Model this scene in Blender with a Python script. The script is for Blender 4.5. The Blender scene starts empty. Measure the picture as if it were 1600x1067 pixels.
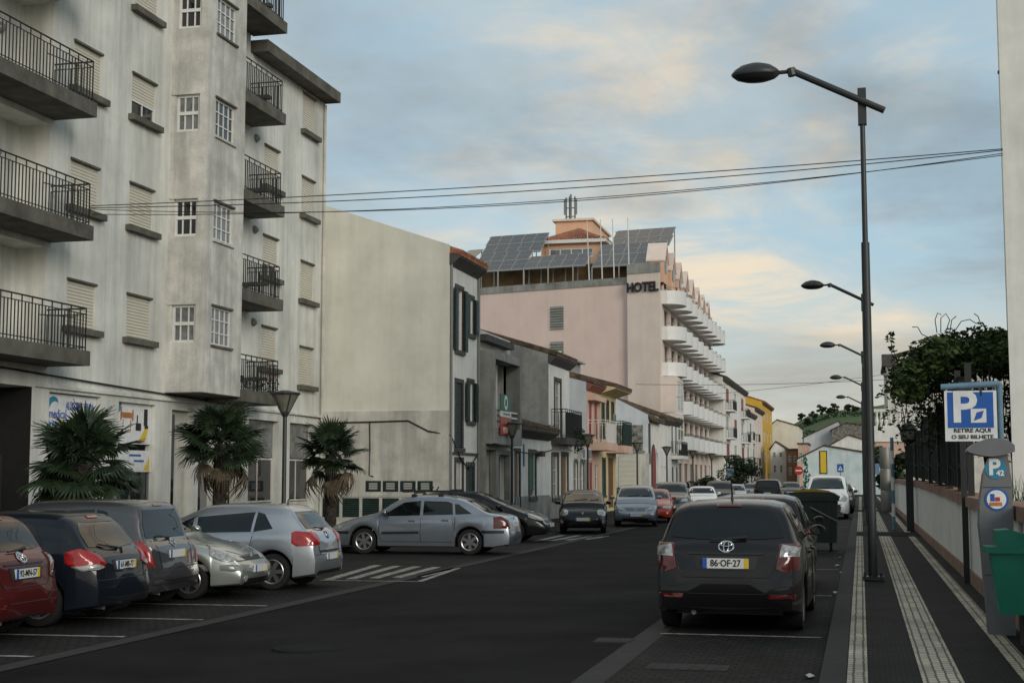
import bpy, bmesh, math, random
from mathutils import Vector, Matrix
from mathutils.bvhtree import BVHTree
random.seed(7)
R=math.radians
scn=bpy.context.scene
col=scn.collection
# ---------------------------------------------------------------- camera
F=2222.0;CX,CY=800.0,533.5;HC=1.77
pitch=math.atan((745-CY)/F)
yaw=math.atan((1345-CX)/F*math.cos(pitch))
cam=bpy.data.cameras.new('camera');co=bpy.data.objects.new('camera',cam);col.objects.link(co)
cam.sensor_width=36;cam.lens=F/1600*36;cam.clip_end=5000;cam.clip_start=.1
co.location=(0,0,HC);co.rotation_euler=(math.pi/2+pitch,0,yaw)
scn.camera=co
# ---------------------------------------------------------------- world / sun / exposure
SUN_EL,SUN_AZ=R(18),R(136)      # azimuth from +Y towards +X
SKY_LIT=(19.421,18.957,1.131);SKY_DARK=(0.697,16.710,14.719)
def make_world():
    w=bpy.data.worlds.new('World');scn.world=w;w.use_nodes=True
    nt=w.node_tree;N=nt.nodes;L=nt.links;N.clear()
    out=N.new('ShaderNodeOutputWorld');bg=N.new('ShaderNodeBackground');L.new(bg.outputs[0],out.inputs[0])
    sky=N.new('ShaderNodeTexSky');sky.sky_type='NISHITA';sky.sun_disc=False
    sky.sun_elevation=SUN_EL;sky.sun_rotation=SUN_AZ;sky.air_density=1;sky.dust_density=1.2;sky.ozone_density=1.5
    bg.inputs[1].default_value=.1
    tc=N.new('ShaderNodeTexCoord')
    sep=N.new('ShaderNodeSeparateXYZ');L.new(tc.outputs['Generated'],sep.inputs[0])
    def m(op,a,b=None,c=None):
        n=N.new('ShaderNodeMath');n.operation=op
        for i,v in enumerate((a,b,c)):
            if v is None: continue
            if isinstance(v,(int,float)): n.inputs[i].default_value=v
            else: L.new(v,n.inputs[i])
        return n.outputs[0]
    def ramp(f,stops,interp='EASE'):
        n=N.new('ShaderNodeValToRGB');n.color_ramp.interpolation=interp
        e=n.color_ramp.elements
        e[0].position,e[0].color=stops[0][0],(*stops[0][1],1)
        e[1].position,e[1].color=stops[-1][0],(*stops[-1][1],1)
        for p,c_ in stops[1:-1]:
            k=e.new(p);k.color=(*c_,1)
        L.new(f,n.inputs[0]);return n.outputs[0]
    def noise(vec,scale,det,rough=.55,dist=0,off=(0,0,0)):
        mp=N.new('ShaderNodeMapping');mp.inputs['Location'].default_value=off;L.new(vec,mp.inputs[0])
        n=N.new('ShaderNodeTexNoise');n.inputs['Scale'].default_value=scale;n.inputs['Detail'].default_value=det
        n.inputs['Roughness'].default_value=rough;n.inputs['Distortion'].default_value=dist
        L.new(mp.outputs[0],n.inputs['Vector']);return n.outputs[0]
    def mix(f,a,b):
        n=N.new('ShaderNodeMix');n.data_type='RGBA'
        if isinstance(f,(int,float)): n.inputs[0].default_value=f
        else: L.new(f,n.inputs[0])
        for i,v in ((6,a),(7,b)):
            if isinstance(v,tuple): n.inputs[i].default_value=(*v,1)
            else: L.new(v,n.inputs[i])
        return n.outputs[2]
    zz=m('ADD',m('MAXIMUM',sep.outputs[2],0.0),.16)
    cv=N.new('ShaderNodeCombineXYZ')
    L.new(m('DIVIDE',sep.outputs[0],zz),cv.inputs[0]);L.new(m('DIVIDE',sep.outputs[1],zz),cv.inputs[1])
    P=cv.outputs[0]
    big=noise(P,.8,9,.6,.4,(3.1,1.7,0))
    soft=noise(P,2.2,8,.62,.6,(7.3,2.2,1))
    lit=noise(P,.8,6,.55,.5,SKY_LIT)
    cover=m('ADD',m('MULTIPLY',big,.6),m('MULTIPLY',soft,.4))
    el=sep.outputs[2]
    base=mix(.72,sky.outputs[0],(3.75,5.2,5.95))
    # thin grey veil, then cloud lit warm from behind the viewer
    veil=ramp(cover,[(.40,(0,0,0)),(.60,(1,1,1))])
    s1=mix(m('MULTIPLY',veil,.62),base,(4.5,4.9,4.9))
    lm=m('MULTIPLY',ramp(lit,[(.50,(0,0,0)),(.66,(1,1,1))]),ramp(soft,[(.34,(.2,.2,.2)),(.58,(1,1,1))]))
    s2=mix(m('MULTIPLY',lm,.85),s1,(7.9,6.5,4.7))
    dark=noise(P,.62,7,.55,.3,SKY_DARK)
    dk=m('MULTIPLY',m('MULTIPLY',ramp(dark,[(.47,(0,0,0)),(.64,(1,1,1))]),ramp(soft,[(.28,(.55,.55,.55)),(.62,(1,1,1))])),.85)
    s2=mix(dk,s2,(2.0,2.35,2.6))
    # pale warm band of light low over the horizon
    hz=ramp(el,[(.0,(1,1,1)),(.06,(.5,.5,.5)),(.15,(0,0,0))])
    s3=mix(m('MULTIPLY',hz,.7),s2,(6.3,5.5,4.1))
    L.new(s3,bg.inputs[0])
make_world()
sl=bpy.data.lights.new('sun','SUN');sl.energy=1.2;sl.angle=R(25);sl.color=(1,.93,.83)
so=bpy.data.objects.new('sun',sl);col.objects.link(so)
so.rotation_euler=Vector((-math.sin(SUN_AZ)*math.cos(SUN_EL),-math.cos(SUN_AZ)*math.cos(SUN_EL),-math.sin(SUN_EL))).to_track_quat('-Z','Y').to_euler()
vs=scn.view_settings;vs.view_transform='Standard';vs.look='None';vs.exposure=.28;vs.gamma=1;vs.use_curve_mapping=False
# ---------------------------------------------------------------- pixel helpers (photo pixel -> point on a known plane)
fw=Vector((-math.sin(yaw)*math.cos(pitch),math.cos(yaw)*math.cos(pitch),math.sin(pitch)));rt=Vector((math.cos(yaw),math.sin(yaw),0));upv=rt.cross(fw)
def ray(x,y): return fw+rt*((x-CX)/F)-upv*((y-CY)/F)
def G(x,y,z=0):
    d=ray(x,y);t=(z-HC)/d.z;return (d.x*t,d.y*t)
def XP(x,y,X):            # -> (Y,Z) on the plane X
    d=ray(x,y);t=X/d.x;return (d.y*t,HC+d.z*t)
def YP(x,y,Y):            # -> (X,Z) on the plane Y
    d=ray(x,y);t=Y/d.y;return (d.x*t,HC+d.z*t)
# ---------------------------------------------------------------- materials
M={}
def mat(name,rgb,rough=.7,metal=0,var=.15,scale=6,bump=0,bscale=60,coat=0,streak=0,world=False,spec=.5,rgb2=None,wave=None,emit=None):
    m_=bpy.data.materials.new(name);m_.use_nodes=True;nt=m_.node_tree;N=nt.nodes;L=nt.links
    b=N['Principled BSDF'];b.inputs['Roughness'].default_value=rough;b.inputs['Metallic'].default_value=metal
    b.inputs['Specular IOR Level'].default_value=spec
    if coat: b.inputs['Coat Weight'].default_value=coat;b.inputs['Coat Roughness'].default_value=.04
    if world: g=N.new('ShaderNodeNewGeometry');vec=g.outputs['Position']
    else: g=N.new('ShaderNodeTexCoord');vec=g.outputs['Object']
    n=N.new('ShaderNodeTexNoise');n.inputs['Scale'].default_value=scale;n.inputs['Detail'].default_value=7;n.inputs['Roughness'].default_value=.62
    L.new(vec,n.inputs['Vector'])
    c2=rgb2 or tuple(max(0,c*(1-var*1.6)) for c in rgb)
    c1=tuple(min(1,c*(1+var*.5)) for c in rgb)
    r=N.new('ShaderNodeValToRGB');r.color_ramp.elements[0].position=.3;r.color_ramp.elements[1].position=.68
    r.color_ramp.elements[0].color=(*c2,1);r.color_ramp.elements[1].color=(*c1,1)
    L.new(n.outputs[0],r.inputs[0]);colr=r.outputs[0]
    if streak:
        mp=N.new('ShaderNodeMapping');mp.inputs['Scale'].default_value=(1.5,1.5,.11);L.new(vec,mp.inputs[0])
        s=N.new('ShaderNodeTexNoise');s.inputs['Scale'].default_value=1.6;s.inputs['Detail'].default_value=8;s.inputs['Roughness'].default_value=.66
        L.new(mp.outputs[0],s.inputs['Vector'])
        q=N.new('ShaderNodeValToRGB');q.color_ramp.elements[0].position=.42;q.color_ramp.elements[1].position=.66
        q.color_ramp.elements[0].color=(0,0,0,1);q.color_ramp.elements[1].color=(streak,)*3+(1,)
        L.new(s.outputs[0],q.inputs[0])
        x=N.new('ShaderNodeMix');x.data_type='RGBA';L.new(q.outputs[0],x.inputs[0]);L.new(colr,x.inputs[6])
        x.inputs[7].default_value=(rgb[0]*.36,rgb[1]*.37,rgb[2]*.36,1);colr=x.outputs[2]
    L.new(colr,b.inputs['Base Color'])
    h=None
    if wave:      # horizontal slats / ribs: (scale, direction, strength)
        wv=N.new('ShaderNodeTexWave');wv.bands_direction=wave[1];wv.inputs['Scale'].default_value=wave[0];L.new(vec,wv.inputs['Vector'])
        h=wv.outputs['Fac'];st=wave[2];dist=.02
    elif bump:
        k=N.new('ShaderNodeTexNoise');k.inputs['Scale'].default_value=bscale;k.inputs['Detail'].default_value=5;L.new(vec,k.inputs['Vector'])
        h=k.outputs[0];st=bump;dist=.02
    if h is not None:
        bp=N.new('ShaderNodeBump');bp.inputs['Strength'].default_value=st;bp.inputs['Distance'].default_value=dist
        L.new(h,bp.inputs['Height']);L.new(bp.outputs[0],b.inputs['Normal'])
    if emit: b.inputs['Emission Color'].default_value=(*emit[0],1);b.inputs['Emission Strength'].default_value=emit[1]
    M[name]=m_;return m_
def cobble(name,c1,c2,joint,sx,sy,bump=.5,rough=.8,turn=False):
    m_=bpy.data.materials.new(name);m_.use_nodes=True;nt=m_.node_tree;N=nt.nodes;L=nt.links
    b=N['Principled BSDF'];b.inputs['Roughness'].default_value=rough;b.inputs['Specular IOR Level'].default_value=.15
    g=N.new('ShaderNodeNewGeometry')
    nz=N.new('ShaderNodeTexNoise');nz.inputs['Scale'].default_value=5;L.new(g.outputs['Position'],nz.inputs['Vector'])
    ad=N.new('ShaderNodeVectorMath');ad.operation='MULTIPLY_ADD';ad.inputs[1].default_value=(.025,.025,0);L.new(nz.outputs['Color'],ad.inputs[0]);L.new(g.outputs['Position'],ad.inputs[2])
    br=N.new('ShaderNodeTexBrick');br.inputs['Scale'].default_value=1;br.inputs['Brick Width'].default_value=sx;br.inputs['Row Height'].default_value=sy
    br.inputs['Mortar Size'].default_value=.011;br.inputs['Mortar Smooth'].default_value=.15;br.inputs['Bias'].default_value=-.1
    br.inputs['Color1'].default_value=(*c1,1);br.inputs['Color2'].default_value=(*c2,1);br.inputs['Mortar'].default_value=(*joint,1)
    if turn:
        mp=N.new('ShaderNodeMapping');mp.inputs['Rotation'].default_value=(0,0,math.pi/2);L.new(ad.outputs[0],mp.inputs[0]);L.new(mp.outputs[0],br.inputs['Vector'])
    else: L.new(ad.outputs[0],br.inputs['Vector'])
    n2=N.new('ShaderNodeTexNoise');n2.inputs['Scale'].default_value=1.1;n2.inputs['Detail'].default_value=8;L.new(g.outputs['Position'],n2.inputs['Vector'])
    mr=N.new('ShaderNodeMapRange');mr.inputs['From Min'].default_value=.3;mr.inputs['From Max'].default_value=.7;mr.inputs['To Min'].default_value=.6;mr.inputs['To Max'].default_value=1.2;L.new(n2.outputs[0],mr.inputs[0])
    mx=N.new('ShaderNodeMix');mx.data_type='RGBA';mx.blend_type='MULTIPLY';mx.inputs[0].default_value=1;L.new(br.outputs['Color'],mx.inputs[6]);L.new(mr.outputs[0],mx.inputs[7])
    L.new(mx.outputs[2],b.inputs['Base Color'])
    bp=N.new('ShaderNodeBump');bp.inputs['Strength'].default_value=bump;bp.inputs['Distance'].default_value=.02;bp.invert=True
    L.new(br.outputs['Fac'],bp.inputs['Height']);L.new(bp.outputs[0],b.inputs['Normal'])
    M[name]=m_
mat('asphalt',(.0165,.0163,.016),.92,spec=.12,var=.45,scale=.45,bump=.5,bscale=140,world=True)
mat('asphalt_patch',(.017,.017,.0175),.92,spec=.15,var=.2,scale=3,bump=.5,bscale=140,world=True)
cobble('cobble_dark',(.030,.028,.026),(.017,.016,.016),(.007,.007,.007),.13,.12)
cobble('cobble_walk',(.026,.025,.025),(.016,.016,.016),(.007,.007,.007),.09,.08,.35)
cobble('cobble_white',(.60,.54,.43),(.44,.40,.33),(.15,.135,.11),.14,.085,.35,turn=True)
mat('line_paint',(.36,.35,.32),.8,var=.55,scale=9,world=True)
mat('kerb',(.023,.022,.021),.85,var=.3,scale=4,bump=.3,world=True)
mat('plaster_apt',(.74,.745,.69),.9,var=.18,scale=.55,bump=.25,bscale=25,streak=.42,world=True)
mat('plaster_bay',(.66,.65,.60),.9,var=.22,scale=1.6,bump=.5,bscale=18,streak=.5,world=True)
mat('plaster_beige',(.75,.735,.64),.9,var=.10,scale=.7,bump=.15,streak=.14,world=True)
mat('plaster_white',(.80,.79,.74),.9,var=.10,scale=1.2,bump=.15,streak=.2,world=True)
mat('plaster_white_shade',(.58,.61,.64),.9,var=.10,scale=.9,bump=.15,streak=.15,world=True)  # white side walls, with the grey-blue of shade put into the colour
mat('plaster_dirty',(.68,.66,.59),.9,var=.22,scale=1.1,bump=.25,streak=.5,world=True)
mat('cement',(.34,.335,.31),.95,var=.3,scale=.9,bump=.4,bscale=12,streak=.4,world=True)
mat('concrete_dark',(.135,.13,.105),.92,var=.35,scale=2,bump=.3,streak=.35,world=True)
mat('stone_dark',(.085,.08,.075),.85,var=.3,scale=5,bump=.3,world=True)
mat('stone_rough',(.24,.23,.20),.95,var=.6,scale=4,bump=1,bscale=7,world=True)
mat('pink',(.78,.61,.54),.9,var=.06,scale=.5,bump=.1,streak=.08,world=True)
mat('pink_light',(.77,.65,.57),.9,var=.07,scale=.6,bump=.1,streak=.1,world=True)
mat('peach',(.76,.46,.30),.9,var=.08,scale=.6,world=True)
mat('salmon',(.66,.45,.35),.9,var=.1,scale=1,streak=.2,world=True)
mat('yellow_wall',(.64,.53,.30),.9,var=.1,scale=1,streak=.2,world=True)
mat('yellow_strong',(.66,.40,.05),.85,var=.1,scale=1,world=True)
mat('brown_wall',(.25,.16,.08),.9,var=.25,scale=1,world=True)
mat('red_wall',(.26,.10,.075),.85,var=.15,scale=1,world=True)
mat('coping',(.34,.20,.15),.9,var=.3,scale=3,bump=.3,world=True)
mat('tile',(.36,.14,.075),.85,var=.4,scale=3,bump=.5,bscale=9,world=True)
mat('tile_old',(.13,.09,.06),.95,var=.5,scale=3,bump=.8,bscale=9,world=True)
mat('roller',(.62,.59,.49),.6,var=.06,scale=1,wave=(4,'Z',.9),world=True)
mat('green_shutter',(.013,.035,.030),.5,var=.25,scale=3,wave=(5,'Z',.8),world=True)
mat('red_paint',(.28,.035,.03),.5,var=.15,world=True)
mat('brown_door',(.16,.075,.02),.6,var=.2,world=True)
mat('white_frame',(.74,.74,.71),.5,var=.08,scale=4,world=True)
mat('grey_frame',(.20,.20,.195),.5,var=.1,world=True)
mat('louvre',(.36,.37,.34),.5,var=.1,scale=2,wave=(4,'Z',1),world=True)
mat('glass',(.018,.021,.024),.04,var=.3,scale=.7,spec=.8,world=True)
mat('glass_curtain',(.19,.20,.20),.12,var=.35,scale=5,spec=.8,world=True)
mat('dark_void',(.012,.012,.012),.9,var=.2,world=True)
mat('iron',(.014,.015,.015),.5,var=.2)
mat('cable',(.012,.012,.013),.6)
mat('lamp_metal',(.030,.034,.036),.45,var=.15,scale=3)
mat('lamp_glass',(.22,.21,.17),.3,var=.2,scale=6)
mat('steel',(.24,.235,.21),.5,metal=.45,var=.15,scale=2)
mat('solar',(.045,.05,.062),.12,var=.15,scale=2,spec=.7,world=True)
mat('solar_frame',(.50,.50,.49),.4,metal=.6,var=.05)
mat('white_paint',(.72,.72,.70),.5,var=.06,scale=3)
mat('black_plastic',(.013,.013,.014),.5,var=.1,scale=20)
mat('rubber',(.011,.011,.011),.85,var=.2,scale=20)
mat('alloy',(.40,.40,.41),.3,metal=.85,var=.08)
mat('alloy_dark',(.10,.10,.105),.4,metal=.6,var=.08)
mat('chrome',(.66,.66,.66),.12,metal=1,var=.03)
mat('car_glass',(.006,.008,.009),.03,var=.2,scale=2,spec=.5)
mat('tail_red',(.36,.012,.012),.15,var=.25,scale=14,coat=.6)
mat('tail_dark',(.10,.008,.008),.15,var=.2,scale=14,coat=.6)
mat('lamp_clear',(.46,.46,.45),.12,metal=.35,var=.4,scale=18,coat=.8)
mat('plate_white',(.66,.66,.64),.4,var=.05)
mat('plate_blue',(.02,.09,.40),.4,var=.05)
mat('plate_yellow',(.68,.48,.03),.4,var=.05)
mat('text_black',(.012,.012,.012),.6,var=.05)
mat('text_white',(.75,.75,.73),.6,var=.05)
mat('sign_blue',(.012,.10,.40),.35,var=.08)
mat('sign_white',(.74,.75,.75),.4,var=.1)
mat('sign_yellow',(.72,.50,.03),.5,var=.08)
mat('sign_red',(.45,.03,.025),.4,var=.08)
mat('sign_green',(.02,.14,.09),.5,var=.08)
mat('sign_teal',(.02,.22,.36),.5,var=.1)
mat('sign_orange',(.48,.19,.06),.5,var=.3,scale=9)
mat('tube_blue',(.14,.25,.34),.45,var=.12,scale=4)
mat('meter_grey',(.15,.155,.165),.45,var=.1,scale=5)
mat('bin_green',(.008,.20,.125),.38,var=.12,scale=3)
mat('dumpster',(.014,.026,.022),.5,var=.25,scale=4)
mat('dumpster_yellow',(.40,.27,.02),.5,var=.25,scale=4)
mat('fence_sheet',(.020,.027,.027),.9,spec=.08,var=.3,scale=2,world=True)
mat('leaf',(.045,.085,.022),.6,var=.5,scale=3,spec=.3)
mat('leaf_vine',(.058,.095,.023),.6,var=.55,scale=2.2,spec=.3)
mat('leaf_dark',(.022,.046,.018),.6,var=.5,scale=3,spec=.3)
mat('palm_leaf',(.024,.043,.018),.5,var=.4,scale=5,spec=.4)
mat('palm_dry',(.10,.078,.048),.85,var=.35,scale=5)
mat('bark',(.045,.036,.028),.95,var=.45,scale=12,bump=1,bscale=22)
mat('hill_grass',(.060,.105,.030),.95,var=.45,scale=.02,world=True)
mat('flower_red',(.45,.03,.04),.6)
mat('mural',(.68,.73,.74),.9,var=.12,scale=.7,streak=.2,world=True,rgb2=(.46,.60,.61))
mat('paper',(.55,.53,.50),.8,var=.2)
PAINT={}
def paint(name,rgb,metal=.35,rough=.32):
    mat('paint_'+name,rgb,rough,metal=metal,var=.04,scale=4,coat=.55 if max(rgb)<.1 else .8,spec=.15)
paint('silver',(.44,.46,.50),.8);paint('silver_blue',(.30,.33,.38),.8);paint('silver_green',(.40,.43,.40),.75)
paint('grey',(.10,.10,.105),.7);paint('charcoal',(.010,.0095,.0105),.1);paint('black',(.005,.0055,.007),.0)
paint('navy',(.006,.009,.015),.0);paint('dark_red',(.085,.010,.010),.2);paint('red',(.34,.035,.02),.0);paint('white',(.74,.75,.75),0)
# ---------------------------------------------------------------- mesh helpers
class MB:
    def __init__(s): s.v=[];s.f=[];s.mi=[];s.k=0
    def face(s,pts):
        n=len(s.v);s.v+=[tuple(p) for p in pts];s.f.append(tuple(range(n,n+len(pts))));s.mi.append(s.k)
    def box(s,x0,x1,y0,y1,z0,z1):
        n=len(s.v)
        s.v+=[(x,y,z) for z in(z0,z1) for y in(y0,y1) for x in(x0,x1)]
        for q in((0,2,3,1),(4,5,7,6),(0,1,5,4),(2,6,7,3),(0,4,6,2),(1,3,7,5)): s.f.append(tuple(n+i for i in q));s.mi.append(s.k)
        return s
    def prism(s,poly,vec):          # polygon (3d points) extruded by vec
        n=len(s.v);m=len(poly);vec=Vector(vec)
        s.v+=[tuple(p) for p in poly]+[tuple(Vector(p)+vec) for p in poly]
        s.f.append(tuple(n+i for i in range(m))[::-1]);s.mi.append(s.k)
        s.f.append(tuple(n+m+i for i in range(m)));s.mi.append(s.k)
        for i in range(m): j=(i+1)%m;s.f.append((n+i,n+j,n+m+j,n+m+i));s.mi.append(s.k)
        return s
    def tube(s,pts,r,seg=8,caps=True):
        pts=[Vector(p) for p in pts];rs=r if isinstance(r,(list,tuple)) else [r]*len(pts)
        n=len(s.v)
        for i,p in enumerate(pts):
            d=(pts[min(i+1,len(pts)-1)]-pts[max(i-1,0)]).normalized()
            a=d.orthogonal().normalized() if abs(d.z)<.99 else Vector((1,0,0))
            if abs(d.z)<.99: a=d.cross(Vector((0,0,1))).normalized()
            b=d.cross(a)
            for k in range(seg):
                t=2*math.pi*k/seg;s.v.append(tuple(p+(a*math.cos(t)+b*math.sin(t))*rs[i]))
        for i in range(len(pts)-1):
            for k in range(seg):
                k2=(k+1)%seg;s.f.append((n+i*seg+k,n+i*seg+k2,n+(i+1)*seg+k2,n+(i+1)*seg+k));s.mi.append(s.k)
        if caps:
            s.f.append(tuple(n+k for k in range(seg))[::-1]);s.mi.append(s.k)
            e=n+(len(pts)-1)*seg;s.f.append(tuple(e+k for k in range(seg)));s.mi.append(s.k)
        return s
    def lathe(s,prof,seg=20,axis='z',o=(0,0,0)):     # prof: (r,h)
        n=len(s.v)
        for r,h in prof:
            for k in range(seg):
                t=2*math.pi*k/seg;a,b=r*math.cos(t),r*math.sin(t)
                p={'z':(a,b,h),'y':(a,h,b),'x':(h,a,b)}[axis];s.v.append((p[0]+o[0],p[1]+o[1],p[2]+o[2]))
        for i in range(len(prof)-1):
            for k in range(seg):
                k2=(k+1)%seg;s.f.append((n+i*seg+k,n+i*seg+k2,n+(i+1)*seg+k2,n+(i+1)*seg+k));s.mi.append(s.k)
        return s
    def mesh(s,name,mats,smooth=None):
        me=bpy.data.meshes.new(name);me.from_pydata(s.v,[],s.f);me.update()
        for m_ in (mats if isinstance(mats,(list,tuple)) else [mats]): me.materials.append(M[m_] if isinstance(m_,str) else m_)
        me.polygons.foreach_set('material_index',s.mi)
        if smooth:
            me.polygons.foreach_set('use_smooth',[True]*len(s.f))
            bm=bmesh.new();bm.from_mesh(me);bmesh.ops.remove_doubles(bm,verts=bm.verts,dist=1e-5)
            for e in bm.edges:
                if len(e.link_faces)==2 and e.calc_face_angle(0)>smooth: e.smooth=False
            bm.to_mesh(me);bm.free()
        return me
    def build(s,name,mats,parent=None,smooth=None,loc=None):
        return link(name,s.mesh(name,mats,smooth),parent,loc)
def link(name,me,parent=None,loc=None,rot=None):
    o=bpy.data.objects.new(name,me);col.objects.link(o)
    if parent: o.parent=parent
    if loc: o.location=loc
    if rot: o.rotation_euler=rot
    return o
def tag(o,label=None,cat=None,group=None,kind=None):
    for k,v in(('label',label),('category',cat),('group',group),('kind',kind)):
        if v: o[k]=v
    return o
def empty(name,loc=(0,0,0),rz=0,label=None,cat=None,group=None):
    o=bpy.data.objects.new(name,None);col.objects.link(o);o.location=loc;o.rotation_euler=(0,0,rz);o.empty_display_size=.3
    return tag(o,label,cat,group)
def copy_tree(o,parent=None):
    c=o.copy();col.objects.link(c)
    if parent: c.parent=parent
    for ch in list(o.children): copy_tree(ch,c)
    return c
def text(s,size,m_,parent,name='lettering',mtx=None,ext=.004,align='CENTER',bold=0,sx=1):
    cu=bpy.data.curves.new('t','FONT');cu.body=s;cu.size=size;cu.extrude=ext;cu.align_x=align;cu.align_y='CENTER';cu.offset=bold;cu.resolution_u=3
    ob=bpy.data.objects.new('t',cu);col.objects.link(ob)
    me=bpy.data.meshes.new_from_object(ob.evaluated_get(bpy.context.evaluated_depsgraph_get()))
    bpy.data.objects.remove(ob);bpy.data.curves.remove(cu)
    me.name=name;me.materials.clear();me.materials.append(M[m_])
    if mtx is not None: me.transform(mtx@Matrix.Diagonal((sx,1,1,1)))
    return link(name,me,parent)
# orientation matrices: text plane facing +X (street fronts on the left), facing -Y (towards the viewer)
def face_px(x,y,z): return Matrix.Translation((x,y,z))@Matrix(((0,0,1,0),(1,0,0,0),(0,1,0,0),(0,0,0,1)))
def face_my(x,y,z,rz=0): return Matrix.Translation((x,y,z))@Matrix.Rotation(rz,4,'Z')@Matrix(((1,0,0,0),(0,0,-1,0),(0,1,0,0),(0,0,0,1)))
# ================================================================ SETTING: ground, road, pavements
def sheet(name,x0,x1,y0,y1,z,m_,kind='structure',parent=None):
    mb=MB();mb.face([(x0,y0,z),(x1,y0,z),(x1,y1,z),(x0,y1,z)]);o=mb.build(name,m_,parent)
    if not parent: o['kind']=kind
    return o
XF=-13.2;XA=-17.7            # front planes: terraced houses, apartment block
RL,RR=-8.4,-2.45;KR=-.36;KL=-13.12;ZLft=-.17      # the left side lies lower: the road falls away from the right kerb
sheet('ground',-1500,1500,-60,2500,-.24,'asphalt_patch')
mb=MB();mb.face([(RL,-30,ZLft),(RR,-30,0),(RR,190,0),(RL,190,ZLft)]);road=tag(mb.build('road','asphalt'),kind='structure')
sheet('cross_street',-40,RL,128,149,ZLft+.004,'asphalt');sheet('cross_street',RR,40,128,149,.004,'asphalt')
pl=sheet('parking_bay_paving',KL,RL,-30,127.9,ZLft+.004,'cobble_dark')
prr=sheet('parking_strip_paving',RR,KR,-30,127.9,.004,'cobble_dark')
# kerb edging strips between cobbles and asphalt
sheet('edging_strip',RR-.02,RR+.26,-30,127.8,.008,'kerb');sheet('edging_strip',RL-.26,RL+.01,-30,127.8,ZLft+.0085,'kerb')
mb=MB();mb.box(KR,2.3,-30,127,-.22,.09);pav=tag(mb.build('pavement',['cobble_walk']),kind='structure')
mb=MB();mb.box(KR-.012,KR+.2,-30,127.02,-.025,.096);mb.build('kerb','kerb',pav)
for a,b in((-.15,.02),(.46,.79),(1.27,1.45)):
    s_=-20
    for e in (42.2,72,127): sheet('white_stripe',a,b,s_,e,.0945,'cobble_white',parent=pav);s_=e+3.2
sheet('driveway_crossing',-.14,1.6,42.25,45.3,.0985,'asphalt_patch',parent=pav)
mb=MB();mb.box(-40,KL,-30,127,-.22,-.06);pavl=tag(mb.build('pavement','cobble_walk'),kind='structure')
mb=MB();mb.box(KL-.2,KL+.012,-30,127.02,-.225,-.054);mb.build('kerb','kerb',pavl)
sheet('white_stripe',-14.9,-14.7,-30,44,-.0555,'cobble_white',parent=pavl)
# painted bay lines (slanted like the parked cars) and hatched areas
def line(p,q,w,z=.0085,parent=None,m_='line_paint'):
    p,q=Vector((*p,z)),Vector((*q,z));d=(q-p).normalized();n=Vector((-d.y,d.x,0))*w/2
    mb=MB();mb.face([p-n,q-n,q+n,p+n]);return mb.build('bay_line',m_,parent)
for px_,py_ in((105,1028),(255,997),(375,970),(473,948)):
    x,y=G(px_,py_,ZLft);x=RL-.35;line((x,y),(x-4.2,y-4.6*math.tan(R(3))),.10,z=ZLft+.0085,parent=pl)
for i in range(5):
    a=Vector(G(512+i*36,906-i*1.2,ZLft));b=Vector(G(590+i*31,883+i*1.0,ZLft));line(a,b,.2,z=ZLft+.0085,parent=pl)
line(G(500,907,ZLft),G(655,909,ZLft),.12,z=ZLft+.0125,parent=pl);line(G(655,909,ZLft),G(716,888,ZLft),.12,z=ZLft+.0125,parent=pl)
for i in range(4): line(G(835+i*26,846-i*1,ZLft),G(880+i*25,836+i*.4,ZLft),.2,z=ZLft+.0085,parent=pl)
line(G(820,847,ZLft),G(950,838,ZLft),.1,z=ZLft+.0125,parent=pl)
for y in (16.3,22.0,28.2,34.5,46,52): line((RR+.2,y),(KR-.1,y),.08,parent=prr)
def cover(x,y,w,l,name='drain_cover'):
    mb=MB();mb.box(x-w/2,x+w/2,y-l/2,y+l/2,-.01,.012)
    for i in range(6): mb.box(x-w/2+.04+i*w/6.4,x-w/2+.07+i*w/6.4,y-l/2+.04,y+l/2-.04,.012,.016)
    return tag(mb.build(name,'kerb'),kind='structure')
gx,gy=G(1075,1043);cover(gx,gy,.75,.42)
gx,gy=G(960,1001);cover(gx,gy,.4,.4)
mb=MB();gx,gy=G(483,1016,-.12);zr=(gx-RR)/(RL-RR)*ZLft;mb.lathe([(0,.010),(.30,.010),(.31,.004),(.34,.004),(.35,.009),(.40,.008),(.41,-.02)],28,o=(gx,gy,zr+.008));tag(mb.build('manhole_cover','asphalt_patch'),kind='structure')
# litter by the kerb
for i,(px,py) in enumerate(((1312,873),(1316,896),(1308,885),(1306,928),(1266,1060))):
    x,y=G(px,py);mb=MB();n=7
    pts=[(x+math.cos(6.28*k/n)*random.uniform(.03,.07),y+math.sin(6.28*k/n)*random.uniform(.04,.11),.012+random.uniform(0,.03)) for k in range(n)]
    for k in range(n): mb.face([(x,y,.05),pts[k],pts[(k+1)%n]])
    lab=['crumpled pale wrapper in the gutter, the farthest scrap along the kerb','white scrap of paper in the gutter beside the parked dark hatchback','small torn scrap in the gutter beside the wheeled waste container','flattened scrap of litter close to the nearest bay line','white paper scrap on the parking strip near the drain cover'][i]
    tag(mb.build('litter_scrap','paper'),lab,'litter')
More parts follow.
